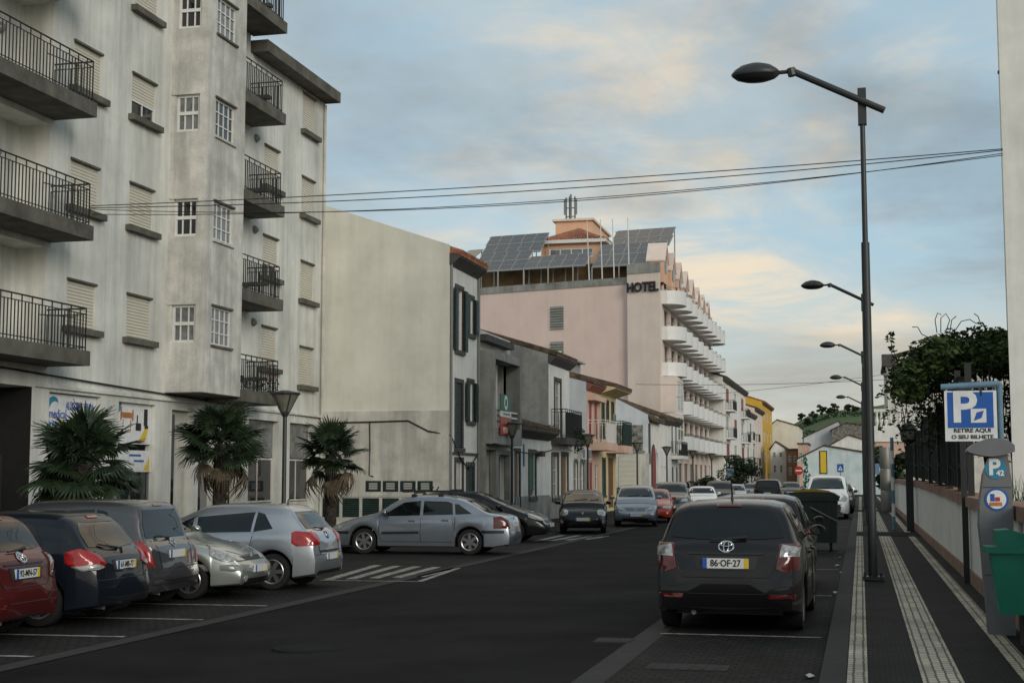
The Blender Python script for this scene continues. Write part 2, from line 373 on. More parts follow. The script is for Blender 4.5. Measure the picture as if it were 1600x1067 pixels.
# hill behind the town
def hill():
    mb=MB();nx,ny=60,24
    def hz(x,y):
        t=max(0,(y-330)/330);s=min(1,t)
        ridge=34*max(0,min(1,(x+75)/58))
        return -2+ridge*(s*s*(3-2*s))+1.2*math.sin(x*.09)+.8*math.sin(x*.23+y*.05)
    g=[[(-220+i*11,330+j*18) for i in range(nx)] for j in range(ny)]
    for j in range(ny-1):
        for i in range(nx-1): mb.face([(x,y,hz(x,y)) for x,y in(g[j][i],g[j][i+1],g[j+1][i+1],g[j+1][i])])
    o=mb.build('hill','hill_grass',smooth=3);o['kind']='structure'
    return hz
HZ=hill()
def leaves(mb,c,r,n,size,squash=1,rnd=random):
    """n little leaf quads spread in an uneven clump"""
    for _ in range(n):
        while True:
            d=Vector((rnd.uniform(-1,1),rnd.uniform(-1,1),rnd.uniform(-1,1)))
            if .05<d.length<1: break
        d=d.normalized()*d.length**.5
        p=Vector(c)+Vector((d.x*r[0],d.y*r[1],d.z*r[2]))
        a=Vector((rnd.uniform(-1,1),rnd.uniform(-1,1),rnd.uniform(-.5,.5))).normalized();b=a.cross(Vector((rnd.uniform(-1,1),rnd.uniform(-1,1),rnd.uniform(-1,1)))).normalized()
        s=size*rnd.uniform(.6,1.35)
        mb.face([p-a*s,p-b*s*.5,p+a*s,p+b*s*.5])
def tree(name,label,cat,base,h,spread,clumps,leaf,m_='leaf_dark',n=160,group=None,stem=.12):
    t=empty(name,base,0,label,cat,group);mb=MB()
    mb.tube([(0,0,-.1),(.05,.03,h*.35),(0,.1,h*.6)],[stem,stem*.8,stem*.4],7)
    lf=MB()
    for k in range(clumps):
        a=random.uniform(0,6.28);r=spread*random.uniform(.1,.75);z=h*random.uniform(.3,.9)
        c=(math.cos(a)*r,math.sin(a)*r,z);mb.tube([(0,0,h*.3),(c[0]*.6,c[1]*.6,z*.85),c],[stem*.5,stem*.3,stem*.12],5)
        q=spread*random.uniform(.3,.5);leaves(lf,c,(q,q,q*.7),n,leaf)
    mb.build('trunk','bark',t);o=lf.build('crown',m_,t);o['kind']='stuff'
    return t
# hedgerow trees on the hill, each its own
for i,(px,py) in enumerate(((1262,652),(1272,648),(1284,646),(1296,643),(1304,643),(1325,645),(1337,646),(1252,662))):
    Y=560+i*7;x,z=YP(px,py,Y)
    tree('hill_tree',['lone dark tree at the lower left of the hilltop hedge','dark hedgerow tree on the green hill'][i<7],'tree',(x,Y,HZ(x,Y)-.3),3.2+.9*(i%3),1.9,9,.24,n=190,group='trees on the hilltop' if i<7 else None,stem=.3)
for k,(a,b,zo) in enumerate(((-30,30,0),(-20,45,0),(-35,10,0))):
    mb=MB()
    Y=470+k*45
    for i in range(60):
        x=a+(b-a)*i/59;leaves(mb,(x,Y+6*math.sin(x*.1+k),HZ(x,Y+6*math.sin(x*.1+k))+.7),(.9,.9,1.0),14,.5)
    o=mb.build('hedgerow','leaf_dark');tag(o,kind='stuff')
# ================================================================ building helpers
def front(X): return lambda u,z,d=0:(X+d,u,z)           # faces +X, u = Y
def flank(Y): return lambda u,z,d=0:(u,Y-d,z)           # faces -Y, u = X
def rfront(X): return lambda u,z,d=0:(X-d,u,z)          # faces -X
def pbox(mb,pm,u0,u1,z0,z1,d0,d1):
    a,b=pm(u0,z0,d0),pm(u1,z1,d1);lo=[min(a[i],b[i]) for i in range(3)];hi=[max(a[i],b[i]) for i in range(3)]
    mb.box(lo[0],hi[0],lo[1],hi[1],lo[2],hi[2]);return mb
def wall(mb,pm,u0,u1,z0,z1,holes=(),depth=.18,top=None):
    """wall face with real openings and reveals; top(u) gives a sloping upper edge"""
    us=sorted({u0,u1,*[h[0] for h in holes],*[h[1] for h in holes]});zs=sorted({z0,z1,*[h[2] for h in holes],*[h[3] for h in holes]})
    us=[u for u in us if u0<=u<=u1];zs=[z for z in zs if z0<=z<=z1]
    for i in range(len(us)-1):
        for j in range(len(zs)-1):
            uc,zc=(us[i]+us[i+1])/2,(zs[j]+zs[j+1])/2
            if any(h[0]<uc<h[1] and h[2]<zc<h[3] for h in holes): continue
            mb.face([pm(us[i],zs[j]),pm(us[i+1],zs[j]),pm(us[i+1],zs[j+1]),pm(us[i],zs[j+1])])
    if top: mb.face([pm(u0,z1),pm(u1,z1),pm(u1,top(u1)),pm(u0,top(u0))])
    for h in holes:
        a,b,c,e=h[:4];dp=-(h[4] if len(h)>4 else depth)
        for q in(((a,c),(b,c)),((b,c),(b,e)),((b,e),(a,e)),((a,e),(a,c))):
            mb.face([pm(*q[0]),pm(*q[1]),pm(*q[1],dp),pm(*q[0],dp)])
def window(par,pm,h,rec=.14,nx=2,nz=2,fm='white_frame',gm='glass',fw=.055,bar=.028,name='window'):
    u0,u1,z0,z1=h[:4];mb=MB()
    pbox(mb,pm,u0+.003,u0+fw,z0+.003,z1-.003,-rec,-rec+.05);pbox(mb,pm,u1-fw,u1-.003,z0+.003,z1-.003,-rec,-rec+.05)
    pbox(mb,pm,u0+fw,u1-fw,z0+.003,z0+fw,-rec,-rec+.05);pbox(mb,pm,u0+fw,u1-fw,z1-fw,z1-.003,-rec,-rec+.05)
    for i in range(1,nx):
        u=u0+(u1-u0)*i/nx;pbox(mb,pm,u-bar/2,u+bar/2,z0+fw,z1-fw,-rec+.006,-rec+.04)
    for j in range(1,nz):
        z=z0+(z1-z0)*j/nz;pbox(mb,pm,u0+fw,u1-fw,z-bar/2,z+bar/2,-rec+.008,-rec+.042)
    w=mb.build(name,fm,par)
    mb=MB();pbox(mb,pm,u0+.005,u1-.005,z0+.005,z1-.005,-rec-.03,-rec+.012);mb.build('pane',gm,w)
    return w
def panel(par,pm,u0,u1,z0,z1,d0,d1,m_,name):
    return pbox(MB(),pm,u0,u1,z0,z1,d0,d1).build(name,m_,par)
def surround(par,pm,h,w=.14,d=.03,m_='stone_dark',sill=True):
    u0,u1,z0,z1=h[:4];mb=MB()
    pbox(mb,pm,u0-w,u0,z0,z1,-.02,d);pbox(mb,pm,u1,u1+w,z0,z1,-.02,d);pbox(mb,pm,u0-w,u1+w,z1,z1+w,-.02,d+.004)
    if sill: pbox(mb,pm,u0-w-.04,u1+w+.04,z0-w,z0,-.02,d+.05)
    return mb.build('surround',m_,par)
def shutters(par,pm,h,m_='green_shutter',w=None,d=.06,openang=True):
    u0,u1,z0,z1=h[:4];w=w or (u1-u0)/2
    for a,b in((u0-w*.98,u0-.02),(u1+.02,u1+w*.98)):
        mb=MB();pbox(mb,pm,a,b,z0,z1,d,d+.045);pbox(mb,pm,a+.05,b-.05,z0+.08,z1-.08,d+.045,d+.055);mb.build('shutter',m_,par)
def railing(par,pm,u0,u1,z0,z1,dout,step=.125,r=.016,m_='iron',sides=(True,True),din=0,name='railing',rings=True):
    mb=MB()
    def bar(p,q,rr): mb.tube([p,q],rr,5)
    path=[]
    if sides[0]: path.append((u0,din))
    path+= [(u0,dout),(u1,dout)]
    if sides[1]: path.append((u1,din))
    for (ua,da),(ub,db) in zip(path,path[1:]):
        for z,rr in((z1,.02),(z1-.13,.012),(z0+.08,.012)): bar(pm(ua,z,da),pm(ub,z,db),rr)
        n=max(2,int(math.hypot(ub-ua,db-da)/step))
        for i in range(n+1):
            t=i/n;u,d=ua+(ub-ua)*t,da+(db-da)*t
            bar(pm(u,z0,d),pm(u,z1-(.13 if i%3 else 0),d),r)
    return mb.build(name,m_,par)
def tile_roof(par,X0,X1,y0,y1,z0,z1,th=.14,m_='tile',name='roof',ribs=True):
    """roof slope from the eave (X0,z0) up to (X1,z1), running along Y, with rolled tile ribs"""
    mb=MB();mb.prism([(X0,y0,z0),(X1,y0,z1),(X1,y0,z1+th),(X0,y0,z0+th)],(0,y1-y0,0))
    if ribs:
        n=int((y1-y0)/.24)
        for i in range(n+1):
            y=y0+.1+(y1-y0-.2)*i/max(1,n);mb.tube([(X0-.02*(1 if X0<X1 else -1),y,z0+th),(X1,y,z1+th)],.075,6)
    return mb.build(name,m_,par,smooth=.9)
def cable_run(name,pts,r,label,parent=None,cat='cable',group=None,m_='cable'):
    o=MB().tube(pts,r,5).build(name,m_,parent)
    if not parent: tag(o,label,cat,group)
    return o
def sag(p,q,s,n=16):
    p,q=Vector(p),Vector(q);return [p.lerp(q,i/n)-Vector((0,0,s*4*(i/n)*(1-i/n))) for i in range(n+1)]

# ================================================================ APARTMENT BLOCK
def apartment():
    A=empty('apartment_block',(XA,30,0),0,'stained white apartment block with iron balconies above a medical rental shop','building')
    A.location=(0,0,0)
    pm=front(XA);Y0,Y1=14.0,45.28;ZT=14.6;ZH=17.7
    s=2.82;zb=5.23                       # storey height, sill height of the first row
    rows=[zb+i*s for i in range(5)]
    holes=[];rl=[];wn=[]
    colsW=[(29.2,30.45),(31.95,33.2)]
    for z in rows:
        for a,b in colsW: holes.append((a,b,z,z+1.08,.10));rl.append((a,b,z,z+1.08))
    colsR=[(40.2,41.35),(43.25,44.4)]
    for z in rows[:4]:
        for k,(a,b) in enumerate(colsR):
            zz=z-.12 if k==0 else z-.48
            if zz+1.25<ZT: holes.append((a,b,zz,zz+1.25,.10));rl.append((a,b,zz,zz+1.25))
    # loggia recess behind the left balconies
    LOG=[]
    for i in range(4):
        z=rows[i]-.67;h=(14.2,28.3,z,z+2.35,.75);LOG.append(h);holes.append(h)
    # ground-floor openings
    gf=[(14.2,27.9,.1,3.75,6),(28.6,30.85,.1,3.68,.28),(31.7,33.6,.1,3.62,.28),(34.5,35.7,.1,3.55,.3),(36.1,37.1,.1,3.5,.3),(38.0,38.9,.1,3.5,.3),(39.4,41.65,.1,3.5,.3),(42.55,44.6,.1,3.5,.3)]
    holes+=gf
    mb=MB();YM=39.06;wall(mb,pm,Y0,YM,-.3,ZH,[h for h in holes if h[1]<YM]);wall(mb,pm,YM,Y1,-.3,ZT,[h for h in holes if h[0]>YM])
    mb.face([(XA,YM,ZT),(XA-13,YM,ZT),(XA-13,YM,ZH),(XA,YM,ZH)])
    mb.face([(XA,Y1,-.3),(XA-13,Y1,-.3),(XA-13,Y1,ZT),(XA,Y1,ZT)]);mb.face([(XA,Y0,-.3),(XA-13,Y0,-.3),(XA-13,Y0,ZH),(XA,Y0,ZH)])
    mb.face([(XA-13,Y0,-.3),(XA-13,Y1,-.3),(XA-13,Y1,ZT),(XA-13,Y0,ZT)])
    for h in LOG:                               # back walls of the loggias
        mb.face([pm(h[0],h[2],-.75),pm(h[1],h[2],-.75),pm(h[1],h[3],-.75),pm(h[0],h[3],-.75)])
    mb.build('wall','plaster_apt',A)
    # flat roof with deep dark fascia
    mb=MB();mb.box(XA-13.2,XA+.55,YM+.01,Y1+.03,ZT,ZT+.36);mb.box(XA-13.2,XA+.3,Y0,YM,ZH+.002,ZH+.40)
    mb.build('roof','concrete_dark',A)
        # roller shutters + sills
    for k,(a,b,z0,z1) in enumerate(rl):
        dn=0 if not(k%7==5) else .45
        panel(A,pm,a+.004,b-.004,z0+dn,z1-.01,-.09,-.045,'roller','roller_shutter')
        if dn: window(A,pm,(a,b,z0,z0+dn),.085,2,1)
        panel(A,pm,a-.17,b+.17,z0-.15,z0,-.03,.17,'concrete_dark','sill')
        panel(A,pm,a-.03,b+.03,z1,z1+.05,-.02,.045,'concrete_dark','lintel')
    # bay tower
    B0,B1,BD=34.05,36.42,1.06
    fb=flank(B0);xo=XA+BD
    mbay=MB();hf=[];hs=[]
    for z in rows:
        hf.append((34.55,35.75,z+.03,z+1.06,.10));hs.append((XA+.15,XA+.83,z+.05,z+1.05,.12))
    wall(mbay,front(xo),B0,B1,3.98,ZH,hf);wall(mbay,fb,XA,xo,3.98,ZH,hs)
    mbay.face([(XA,B1,3.98),(xo,B1,3.98),(xo,B1,ZH),(XA,B1,ZH)]);mbay.face([(XA,B0,ZH),(xo,B0,ZH),(xo,B1,ZH),(XA,B1,ZH)])
    bay=mbay.build('bay','plaster_bay',A)
    mb=MB();mb.box(XA,xo-.003,B0+.003,B1,3.96,3.982);mb.build('bay_soffit','concrete_dark',bay)
    for i,(h,g) in enumerate(zip(hf,hs)):
        w=window(A,front(xo),h,.09,4,3,gm='glass_curtain' if i!=2 else 'glass',bar=.03);panel(w,front(xo),h[0]-.05,h[1]+.05,h[3],h[3]+.05,-.01,.05,'concrete_dark','lintel')
        panel(w,front(xo),h[0]-.05,h[1]+.05,h[2]-.06,h[2],-.01,.06,'concrete_dark' if i in(0,3) else 'plaster_bay','sill')
        w=window(A,fb,g,.11,3,2,gm='glass_curtain' if i in(0,2) else 'glass',bar=.035,fw=.07)
        panel(w,fb,g[0]+.04,g[1]-.04,(g[2]+g[3])/2-.04,(g[2]+g[3])/2+.05,-.11,-.05,'white_frame','meeting_rail')
        panel(w,fb,g[0]-.10,g[1]+.02,g[3],g[3]+.05,-.01,.04,'plaster_bay','lintel')
    # right-hand balconies beside the bay, left-hand long balconies
    for i,z in enumerate(rows):
        zt=z-1.04
        b=panel(A,pm,B1+.003,39.25,zt-.33,zt,-.02,1.10,'concrete_dark','balcony');railing(b,pm,B1+.05,39.1,zt,zt+.98,1.02,sides=(False,True))
        panel(b,pm,38.72,38.98,zt+.4,zt+.5,.0,.75,'concrete_dark','window_box')
        if i==0:
            fl=MB()
            for k in range(7): leaves(fl,XPt(XA+.75+.05*k,37.3+k*.25,zt+.25),(.16,.16,.2),26,.05)
            o=fl.build('potted_plants','leaf_dark',b);o['kind']='stuff'
            fl=MB();leaves(fl,(XA+.95,38.75,zt+.42),(.12,.12,.14),20,.04);o=fl.build('red_flowers','flower_red',b);o['kind']='stuff'
        zt=z-.67;b=panel(A,pm,14.1,28.48,zt-.33,zt,-.02,1.06,'concrete_dark','balcony');railing(b,pm,14.2,28.4,zt,zt+.95,.98,sides=(False,True))
        rb=MB();rb.tube([pm(26.6,zt+.62,.93),pm(28.0,zt+.72,.93)],.012,5);rb.tube([pm(26.6,zt+.02,.93),pm(26.6,zt+.62,.93)],.012,5);rb.build('clothes_rail','iron',b)
        # door shutters and wall lamps in the loggia
        for ya,yb in((24.4,26.2),(20.2,22.2),(16,18)):
            panel(A,pm,ya,yb,zt+.02,zt+2.1,-.748,-.70,'roller','roller_shutter')
        for pmx,yy,dd in((pm,27.35,-.74),(pm,39.55,.01)):
            mb=MB();mb.lathe([(.0,.13),(.06,.12),(.12,.05),(.13,0)],14,'x',o=pmx(yy,zt+1.55 if dd<0 else zt+1.85,dd));mb.build('wall_lamp','lamp_glass',A,smooth=.8)
    # ---- ground floor
    panel(A,pm,14.25,27.85,.0,3.7,-6.0,-5.95,'dark_void','passage');panel(A,pm,27.86,27.897,.0,3.74,-5.9,-.004,'dark_void','passage_shade_panel')  # near-black side panel added; the deep passage's shade is put into its colour
    g=MB()
    for i in range(46):
        y=20.3+i*.15;t=(y-20.3)/6.9;zt=2.75-.45*t*t
        g.tube([pm(y,.2,-.35),pm(y,zt,-.35)],.018,5)
    g.tube([pm(20.3,2.75,-.35),pm(24,2.62,-.35),pm(27.2,2.3,-.35)],.03,6);g.tube([pm(20.3,.95,-.35),pm(27.2,.95,-.35)],.03,6);g.tube([pm(20.3,.25,-.35),pm(27.2,.25,-.35)],.03,6)
    pbox(g,pm,27.2,27.32,.1,2.25,-.42,-.30);g.build('gate','iron',A)
    sh=[]
    for k,h in enumerate(gf[1:]):
        a,b,c,e=h[:4]
        if k<2:
            w=window(A,pm,(a,b,c,2.18),.2,2,1,fm='grey_frame');sh.append(w)
            sg=panel(A,pm,a+.02,b-.02,2.24 if k==0 else 2.60,3.66,-.20,-.12,'sign_white','shop_sign')
            dd=-.116
            if k==0:
                mb=MB();n=14;mb.face([pm(a+.36+.33*math.cos(R(60+180*t/n)),3.24+.36*math.sin(R(60+180*t/n)),dd) for t in range(n+1)]+[pm(a+.44+.27*math.cos(R(240-180*t/n)),3.20+.29*math.sin(R(240-180*t/n)),dd) for t in range(n+1)]);mb.build('sign_arc','sign_teal',sg)
                mb=MB();mb.face([pm(a+.15,2.76,dd),pm(a+.45,2.58,dd),pm(a+.62,2.63,dd),pm(a+.78,2.88,dd),pm(a+.80,3.20,dd),pm(a+.66,2.94,dd),pm(a+.42,2.76,dd)]);mb.build('sign_swoosh','sign_yellow',sg)
                text('medical',.30,'plate_blue',sg,mtx=face_px(XA+dd+.004,a+.55,3.20),sx=.8);text('rent',.30,'plate_blue',sg,mtx=face_px(XA+dd+.004,a+.42,2.96),sx=.8)
                text('ALUGUER E VENDA',.27,'plate_blue',sg,mtx=face_px(XA+dd+.004,a+1.5,3.40),sx=.52)
            else:
                mb=MB();mb.face([pm(a+.04,3.18,dd),pm(a+.3,3.43,dd),pm(a+.35,3.64,dd),pm(a+.04,3.64,dd)]);mb.build('sign_arc','sign_teal',sg)
                mb=MB();pbox(mb,pm,a+.3,a+.95,3.24,3.38,dd-.004,dd+.004);pbox(mb,pm,a+.3,a+.36,3.18,3.51,dd-.004,dd+.005);pbox(mb,pm,a+.89,a+.95,3.18,3.46,dd-.004,dd+.005)
                for q in(.42,.8): pbox(mb,pm,a+q,a+q+.03,2.92,3.20,dd-.004,dd+.003)
                mb.build('bed_picture','sign_orange',sg)
                mb=MB();pbox(mb,pm,a+1.08,a+1.35,2.94,3.13,dd-.004,dd+.004);pbox(mb,pm,a+1.13,a+1.18,3.13,3.33,dd-.004,dd+.003);pbox(mb,pm,a+1.5,a+1.68,3.08,3.50,dd-.004,dd+.003);pbox(mb,pm,a+1.54,a+1.72,3.00,3.08,dd-.004,dd+.0035);mb.build('wheelchair_picture','text_black',sg)
                mb=MB();mb.face([pm(a+1.25,2.68,dd),pm(a+1.6,2.68,dd),pm(a+1.75,3.08,dd),pm(a+1.55,3.00,dd)]);mb.build('sign_swoosh','sign_yellow',sg)
                s2=panel(A,pm,a+.02,b-.02,1.90,2.44,-.148,-.10,'sign_white','shop_sign')
                panel(s2,pm,a+.75,a+1.35,2.29,2.34,-.1,-.094,'plate_blue','print_mark');panel(s2,pm,a+1.0,a+1.5,2.15,2.20,-.1,-.094,'plate_blue','print_mark')
                mb=MB();mb.face([pm(b-.42,1.93,-.095),pm(b-.1,1.93,-.095),pm(b-.12,2.33,-.095),pm(b-.2,2.18,-.095)]);mb.build('sign_swoosh','sign_yellow',s2)
        elif k in(2,3,4):
            panel(A,pm,a+.02,b-.02,c,e-.02,-.29,-.2,'plaster_dirty' if k!=3 else 'grey_frame','door')
            panel(A,pm,a+.25,a+.5,c+.05,e-.1,-.2,-.17,'glass','door_pane')
        else:
            window(A,pm,(a,b,1.0,2.35),.24,2,1,fm='plaster_dirty');panel(A,pm,a+.005,b-.005,.1,.98,-.29,-.2,'plaster_dirty','stall_riser');panel(A,pm,a+.005,b-.005,2.38,e-.01,-.29,-.2,'glass_curtain','transom')
    # cable along the ledge
    cable_run('facade_cable',[pm(18,4.2,.05),pm(27,4.08,.05),pm(30.5,4.0,.05),pm(33.9,3.93,.05),pm(36,3.9,.05),pm(40,3.8,.05),pm(45.2,3.75,.05)],.022,None,A)
    mb=MB();pbox(mb,pm,28.0,Y1-.02,3.76,3.84,-.01,.07);mb.build('ledge','plaster_apt',A)
    mb=MB();mb.tube([pm(45.12,.1,.07),pm(45.12,14.5,.07)],.05,8);mb.build('downpipe','plaster_dirty',A)
    return A
def XPt(x,y,z): return (x,y,z)
apartment()
# ================================================================ TERRACED HOUSES
def house(name,label,y0,y1,h,wm,holes=(),X=XF,depth=9,pitch_=20,roof='tile',eave=.38,flank_m=None,cat='house',base=None,cornice=None,parapet=False,inset=-.03):
    Hs=empty(name,(0,0,0),0,label,cat);pm=front(X)
    mb=MB();wall(mb,pm,y0,y1,-.3,h,holes,.16);mb.build('wall',wm,Hs)
    rise=0 if parapet else math.tan(R(pitch_))*depth/2
    f=MB()
    for y in(y0+.002,y1-.002):
        u_=.26 if inset>0 and y<y0+.1 else 0;f.face([(X,y,-.3),(X,y,h+u_),(X-depth/2,y,h+rise+u_),(X-depth,y,h+u_),(X-depth,y,-.3)])
    f.face([(X-depth,y0,.05),(X-depth,y1,.05),(X-depth,y1,h),(X-depth,y0,h)])
    f.build('side_wall',flank_m or wm,Hs)
    if parapet:
        mb=MB();mb.box(X-depth,X-.05,y0+.01,y1-.01,h-.25,h-.2);mb.build('roof','cement',Hs)
    else:
        r=tile_roof(Hs,X+eave,X-depth/2,y0+inset,y1+.03,h-eave*math.tan(R(pitch_))+.02,h+rise+.02,m_=roof)
        tile_roof(r,X-depth-.2,X-depth/2,y0+inset,y1+.03,h+.02,h+rise+.02,m_=roof,name='roof_slope',ribs=False)
        if cornice:
            mb=MB();mb.prism([(X-.02,y0,h-.42),(X+.06,y0,h-.42),(X+eave-.03,y0,h-.16),(X+eave-.03,y0,h-.11),(X-.02,y0,h-.01)],(0,y1-y0,0));mb.build('eave_cornice',cornice,Hs)
    if base: panel(Hs,pm,y0+.01,y1-.01,-.28,base,-.02,.03,'cement','plinth')
    return Hs,pm
def px(x0,x1,y0,y1,X=XF):       # photo box -> opening on the facade plane
    a=XP(x0,(y0+y1)/2,X)[0];b=XP(x1,(y0+y1)/2,X)[0];xm=(x0+x1)/2
    return (a,b,XP(xm,y1,X)[1],XP(xm,y0,X)[1])
YH=[45.3,48.85,53.75,60.8,65.4,69.75,73.35,78.55]
# --- tall cream house with green shutters; blank flank towards the viewer
hw=[(46.05,46.85,6.05,8.15),(47.55,48.25,6.75,8.0),(46.05,46.85,2.75,4.95),(47.55,48.25,3.7,5.05),(46.05,46.9,.12,2.3),(47.5,48.35,.9,2.15)]
H1,pm=house('town_house','tall cream house with dark green shutters and a blank side wall',YH[0],YH[1],9.25,'plaster_white',hw,flank_m='plaster_beige',pitch_=19,cornice='stone_dark',depth=10,inset=.1)
for i,h in enumerate(hw):
    surround(H1,pm,h)
    if i==4: panel(H1,pm,h[0]+.01,h[1]-.01,h[2],h[3]-.01,-.14,-.08,'plaster_dirty','door')
    else:
        window(H1,pm,h,.12,2,3,gm='glass_curtain')
        if i in(2,5): panel(H1,pm,h[0]+.01,h[1]-.01,h[2]+.01,h[3]-.01,-.06,-.01,'green_shutter','shutter')
        else: shutters(H1,pm,h,w=.42)
fk=flank(YH[0])
for i in range(4):
    x0=YP(572+i*27,750,YH[0])[0];x1=YP(596+i*27,750,YH[0])[0]
    w=panel(H1,fk,x0,x1,YP(600,768,YH[0])[1],YP(600,751,YH[0])[1],.0,.05,'green_shutter','vent_window');panel(w,fk,x0+.12,x1-.12,YP(600,765,YH[0])[1],YP(600,754,YH[0])[1],.05,.056,'louvre','vent_grille')
for i in range(6):
    x0=YP(505+i*31,780,YH[0])[0];x1=YP(531+i*31,780,YH[0])[0]
    panel(H1,fk,x0,x1,YP(600,808,YH[0])[1],YP(600,778,YH[0])[1],.0,.05,'green_shutter','vent_window')
panel(H1,fk,-17.68,XF-.01,YP(600,775,YH[0])[1]-.02,YP(600,775,YH[0])[1]+.06,-.01,.07,'plaster_dirty','ledge')
panel(H1,fk,-17.68,XF-.005,.06,YP(600,642,YH[0])[1],-.01,.045,'plaster_dirty','lower_render')
z1=YP(600,660,YH[0])[1]
cable_run('wall_cable',[fk(-17.6,z1,.08),fk(-16,z1+.02,.08),fk(-14.6,z1+.05,.08),fk(-13.9,z1-.3,.08),(XF+.06,45.32,z1-.45),(XF+.06,46.4,z1-1.15),(XF+.06,47.5,z1-1.55),(XF+.06,48.8,z1-1.0)],.025,None,H1)
cable_run('wall_cable',[fk(-15.95,z1,.08),fk(-15.93,z1-.9,.08),fk(-15.95,z1-1.75,.08),fk(-15.8,z1-1.8,.08)],.018,None,H1)
panel(H1,pm,YH[0]+.02,YH[1]-.02,2.52,2.60,-.01,.06,'stone_dark','ledge')
mb=MB();mb.tube([(XF+.06,YH[1]-.02,.1),(XF+.06,YH[1]-.02,9.0)],.05,8);mb.tube([(XF+.05,YH[0]+.05,.1),(XF+.05,YH[0]+.05,9.0)],.045,8);mb.build('downpipe','grey_frame',H1)
# --- narrow modern infill with a concrete box balcony and a for-sale board
h2=[(49.35,53.1,3.35,6.0,.9),(49.2,50.6,.12,2.75,.35),(51.2,52.9,.9,2.6,.25)]
H2,pm=house('infill_house','narrow white infill house with grey concrete box balcony and for sale board',YH[1],YH[2],7.05,'plaster_dirty',h2,parapet=True,depth=8)
panel(H2,pm,YH[1]+.01,53.0,6.62,6.85,-.05,.35,'stone_dark','cornice')
b=MB();pbox(b,pm,49.05,49.35,2.95,6.3,-.1,.55);pbox(b,pm,53.1,53.4,2.95,6.3,-.1,.55);pbox(b,pm,49.35,53.1,6.0,6.3,-.1,.55);pbox(b,pm,49.35,53.1,2.95,3.55,-.1,.55)
bb=b.build('box_balcony','cement',H2)
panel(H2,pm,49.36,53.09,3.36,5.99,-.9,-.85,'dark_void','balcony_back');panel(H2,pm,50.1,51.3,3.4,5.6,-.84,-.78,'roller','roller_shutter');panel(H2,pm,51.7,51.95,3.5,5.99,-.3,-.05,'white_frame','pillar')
mb=MB()
for z in(3.75,3.95,4.15): pbox(mb,pm,49.4,53.05,z,z+.06,.42,.46)
mb.build('balcony_rail','white_frame',bb)
S=empty('for_sale_board',(0,0,0),0,'green white and red for sale board hung on the concrete box balcony','sign')
fp=flank(0);pmS=front(XF+.60)
panel(S,pmS,49.75,51.35,4.17,4.77,0,.03,'sign_green','panel');panel(S,pmS,49.75,51.35,3.95,4.15,0,.03,'text_white','panel');panel(S,pmS,49.75,51.35,3.30,3.94,0,.03,'sign_red','panel')
mb=MB();mb.lathe([(0,.036),(.27,.036),(.27,.03)],18,'x',o=pmS(50.55,4.47));mb.build('round_logo','text_white',S)
mb=MB();pbox(mb,pmS,50.42,50.68,4.35,4.60,.037,.042);mb.build('logo_mark','sign_green',S)
panel(S,pmS,50.15,51.2,4.02,4.09,.03,.034,'grey_frame','print_mark')
for u in(49.9,50.35,50.8): panel(S,pmS,u,u+.36,3.70,3.86,.03,.034,'coping','print_mark')
text('VENDE',.30,'text_white',S,mtx=face_px(XF+.634,50.55,3.46))
surround(H2,pm,h2[1],.25,.25,'cement',False);panel(H2,pm,49.25,50.55,.12,2.7,-.34,-.28,'brown_wall','door')
surround(H2,pm,h2[2],.15,.2,'cement');window(H2,pm,h2[2],.2,2,1);panel(H2,pm,51.25,52.3,.95,2.4,-.17,-.12,'roller','roller_shutter')
cable_run('wall_cable',[pm(48.9,2.95,.6),pm(51,2.88,.62),pm(53.7,2.75,.3)],.03,None,H2)
# --- low house with mossy tile roof
h3=[(54.5,55.3,.12,2.75),(57.0,58.15,.95,2.75)]
H3,pm=house('low_house','low white house with mossy tiled eave and green blind',YH[2],YH[3],3.75,'plaster_white',h3,roof='tile_old',base=1.0,cornice='stone_dark',depth=7,pitch_=16,eave=.5)
for h in h3: surround(H3,pm,h,.16)
panel(H3,pm,54.52,55.28,.12,2.72,-.14,-.08,'brown_wall','door');window(H3,pm,h3[1],.13,1,1);panel(H3,pm,57.05,58.1,1.2,2.7,-.11,-.06,'sign_green','blind')
panel(H3,pm,53.8,54.1,.06,3.5,.0,.08,'plaster_white','pilaster');panel(H3,pm,55.9,56.05,2.2,3.1,.03,.05,'tube_blue','street_plate')
panel(H3,pm,58.2,58.75,2.62,2.85,.03,.3,'stone_dark','blind_box')
mb=MB()
for k in range(90):
    y=random.uniform(53.8,60.7);leaves(mb,(XF+random.uniform(-.8,.5),y,3.85+random.uniform(0,.1)-.0),(.1,.14,.08),7,.05)
o=mb.build('roof_weeds','palm_dry',H3);o['kind']='stuff'
cable_run('wall_cable',sag(pm(53.8,2.75,.3),pm(60.7,2.95,.2),.1,8),.028,None,H3)
# --- two storey white house with an iron balcony; bare cement side wall
h4=[(62.1,63.35,3.55,6.05),(61.5,62.7,.85,2.7),(63.6,64.9,.12,2.75)]
H4,pm=house('town_house','white two storey house with iron balcony and bare cement side wall',YH[3],YH[4],7.15,'plaster_white',h4,flank_m='cement',roof='tile_old',base=.95,cornice='stone_dark',pitch_=17,depth=11)
for h in h4: surround(H4,pm,h,.17)
window(H4,pm,h4[0],.12,2,4,gm='glass_curtain');window(H4,pm,h4[1],.12,2,3,gm='glass_curtain');panel(H4,pm,63.62,64.88,.12,2.72,-.14,-.08,'brown_wall','door')
b=panel(H4,pm,61.3,65.2,3.2,3.5,-.02,.7,'stone_dark','balcony');railing(b,pm,61.4,65.1,3.5,4.75,.64,step=.14,r=.016)
mb=MB()
for k in range(26): leaves(mb,(XF+.6,64+random.uniform(-.7,1.1),3.4+random.uniform(-.35,.5)),(.25,.3,.25),22,.07)
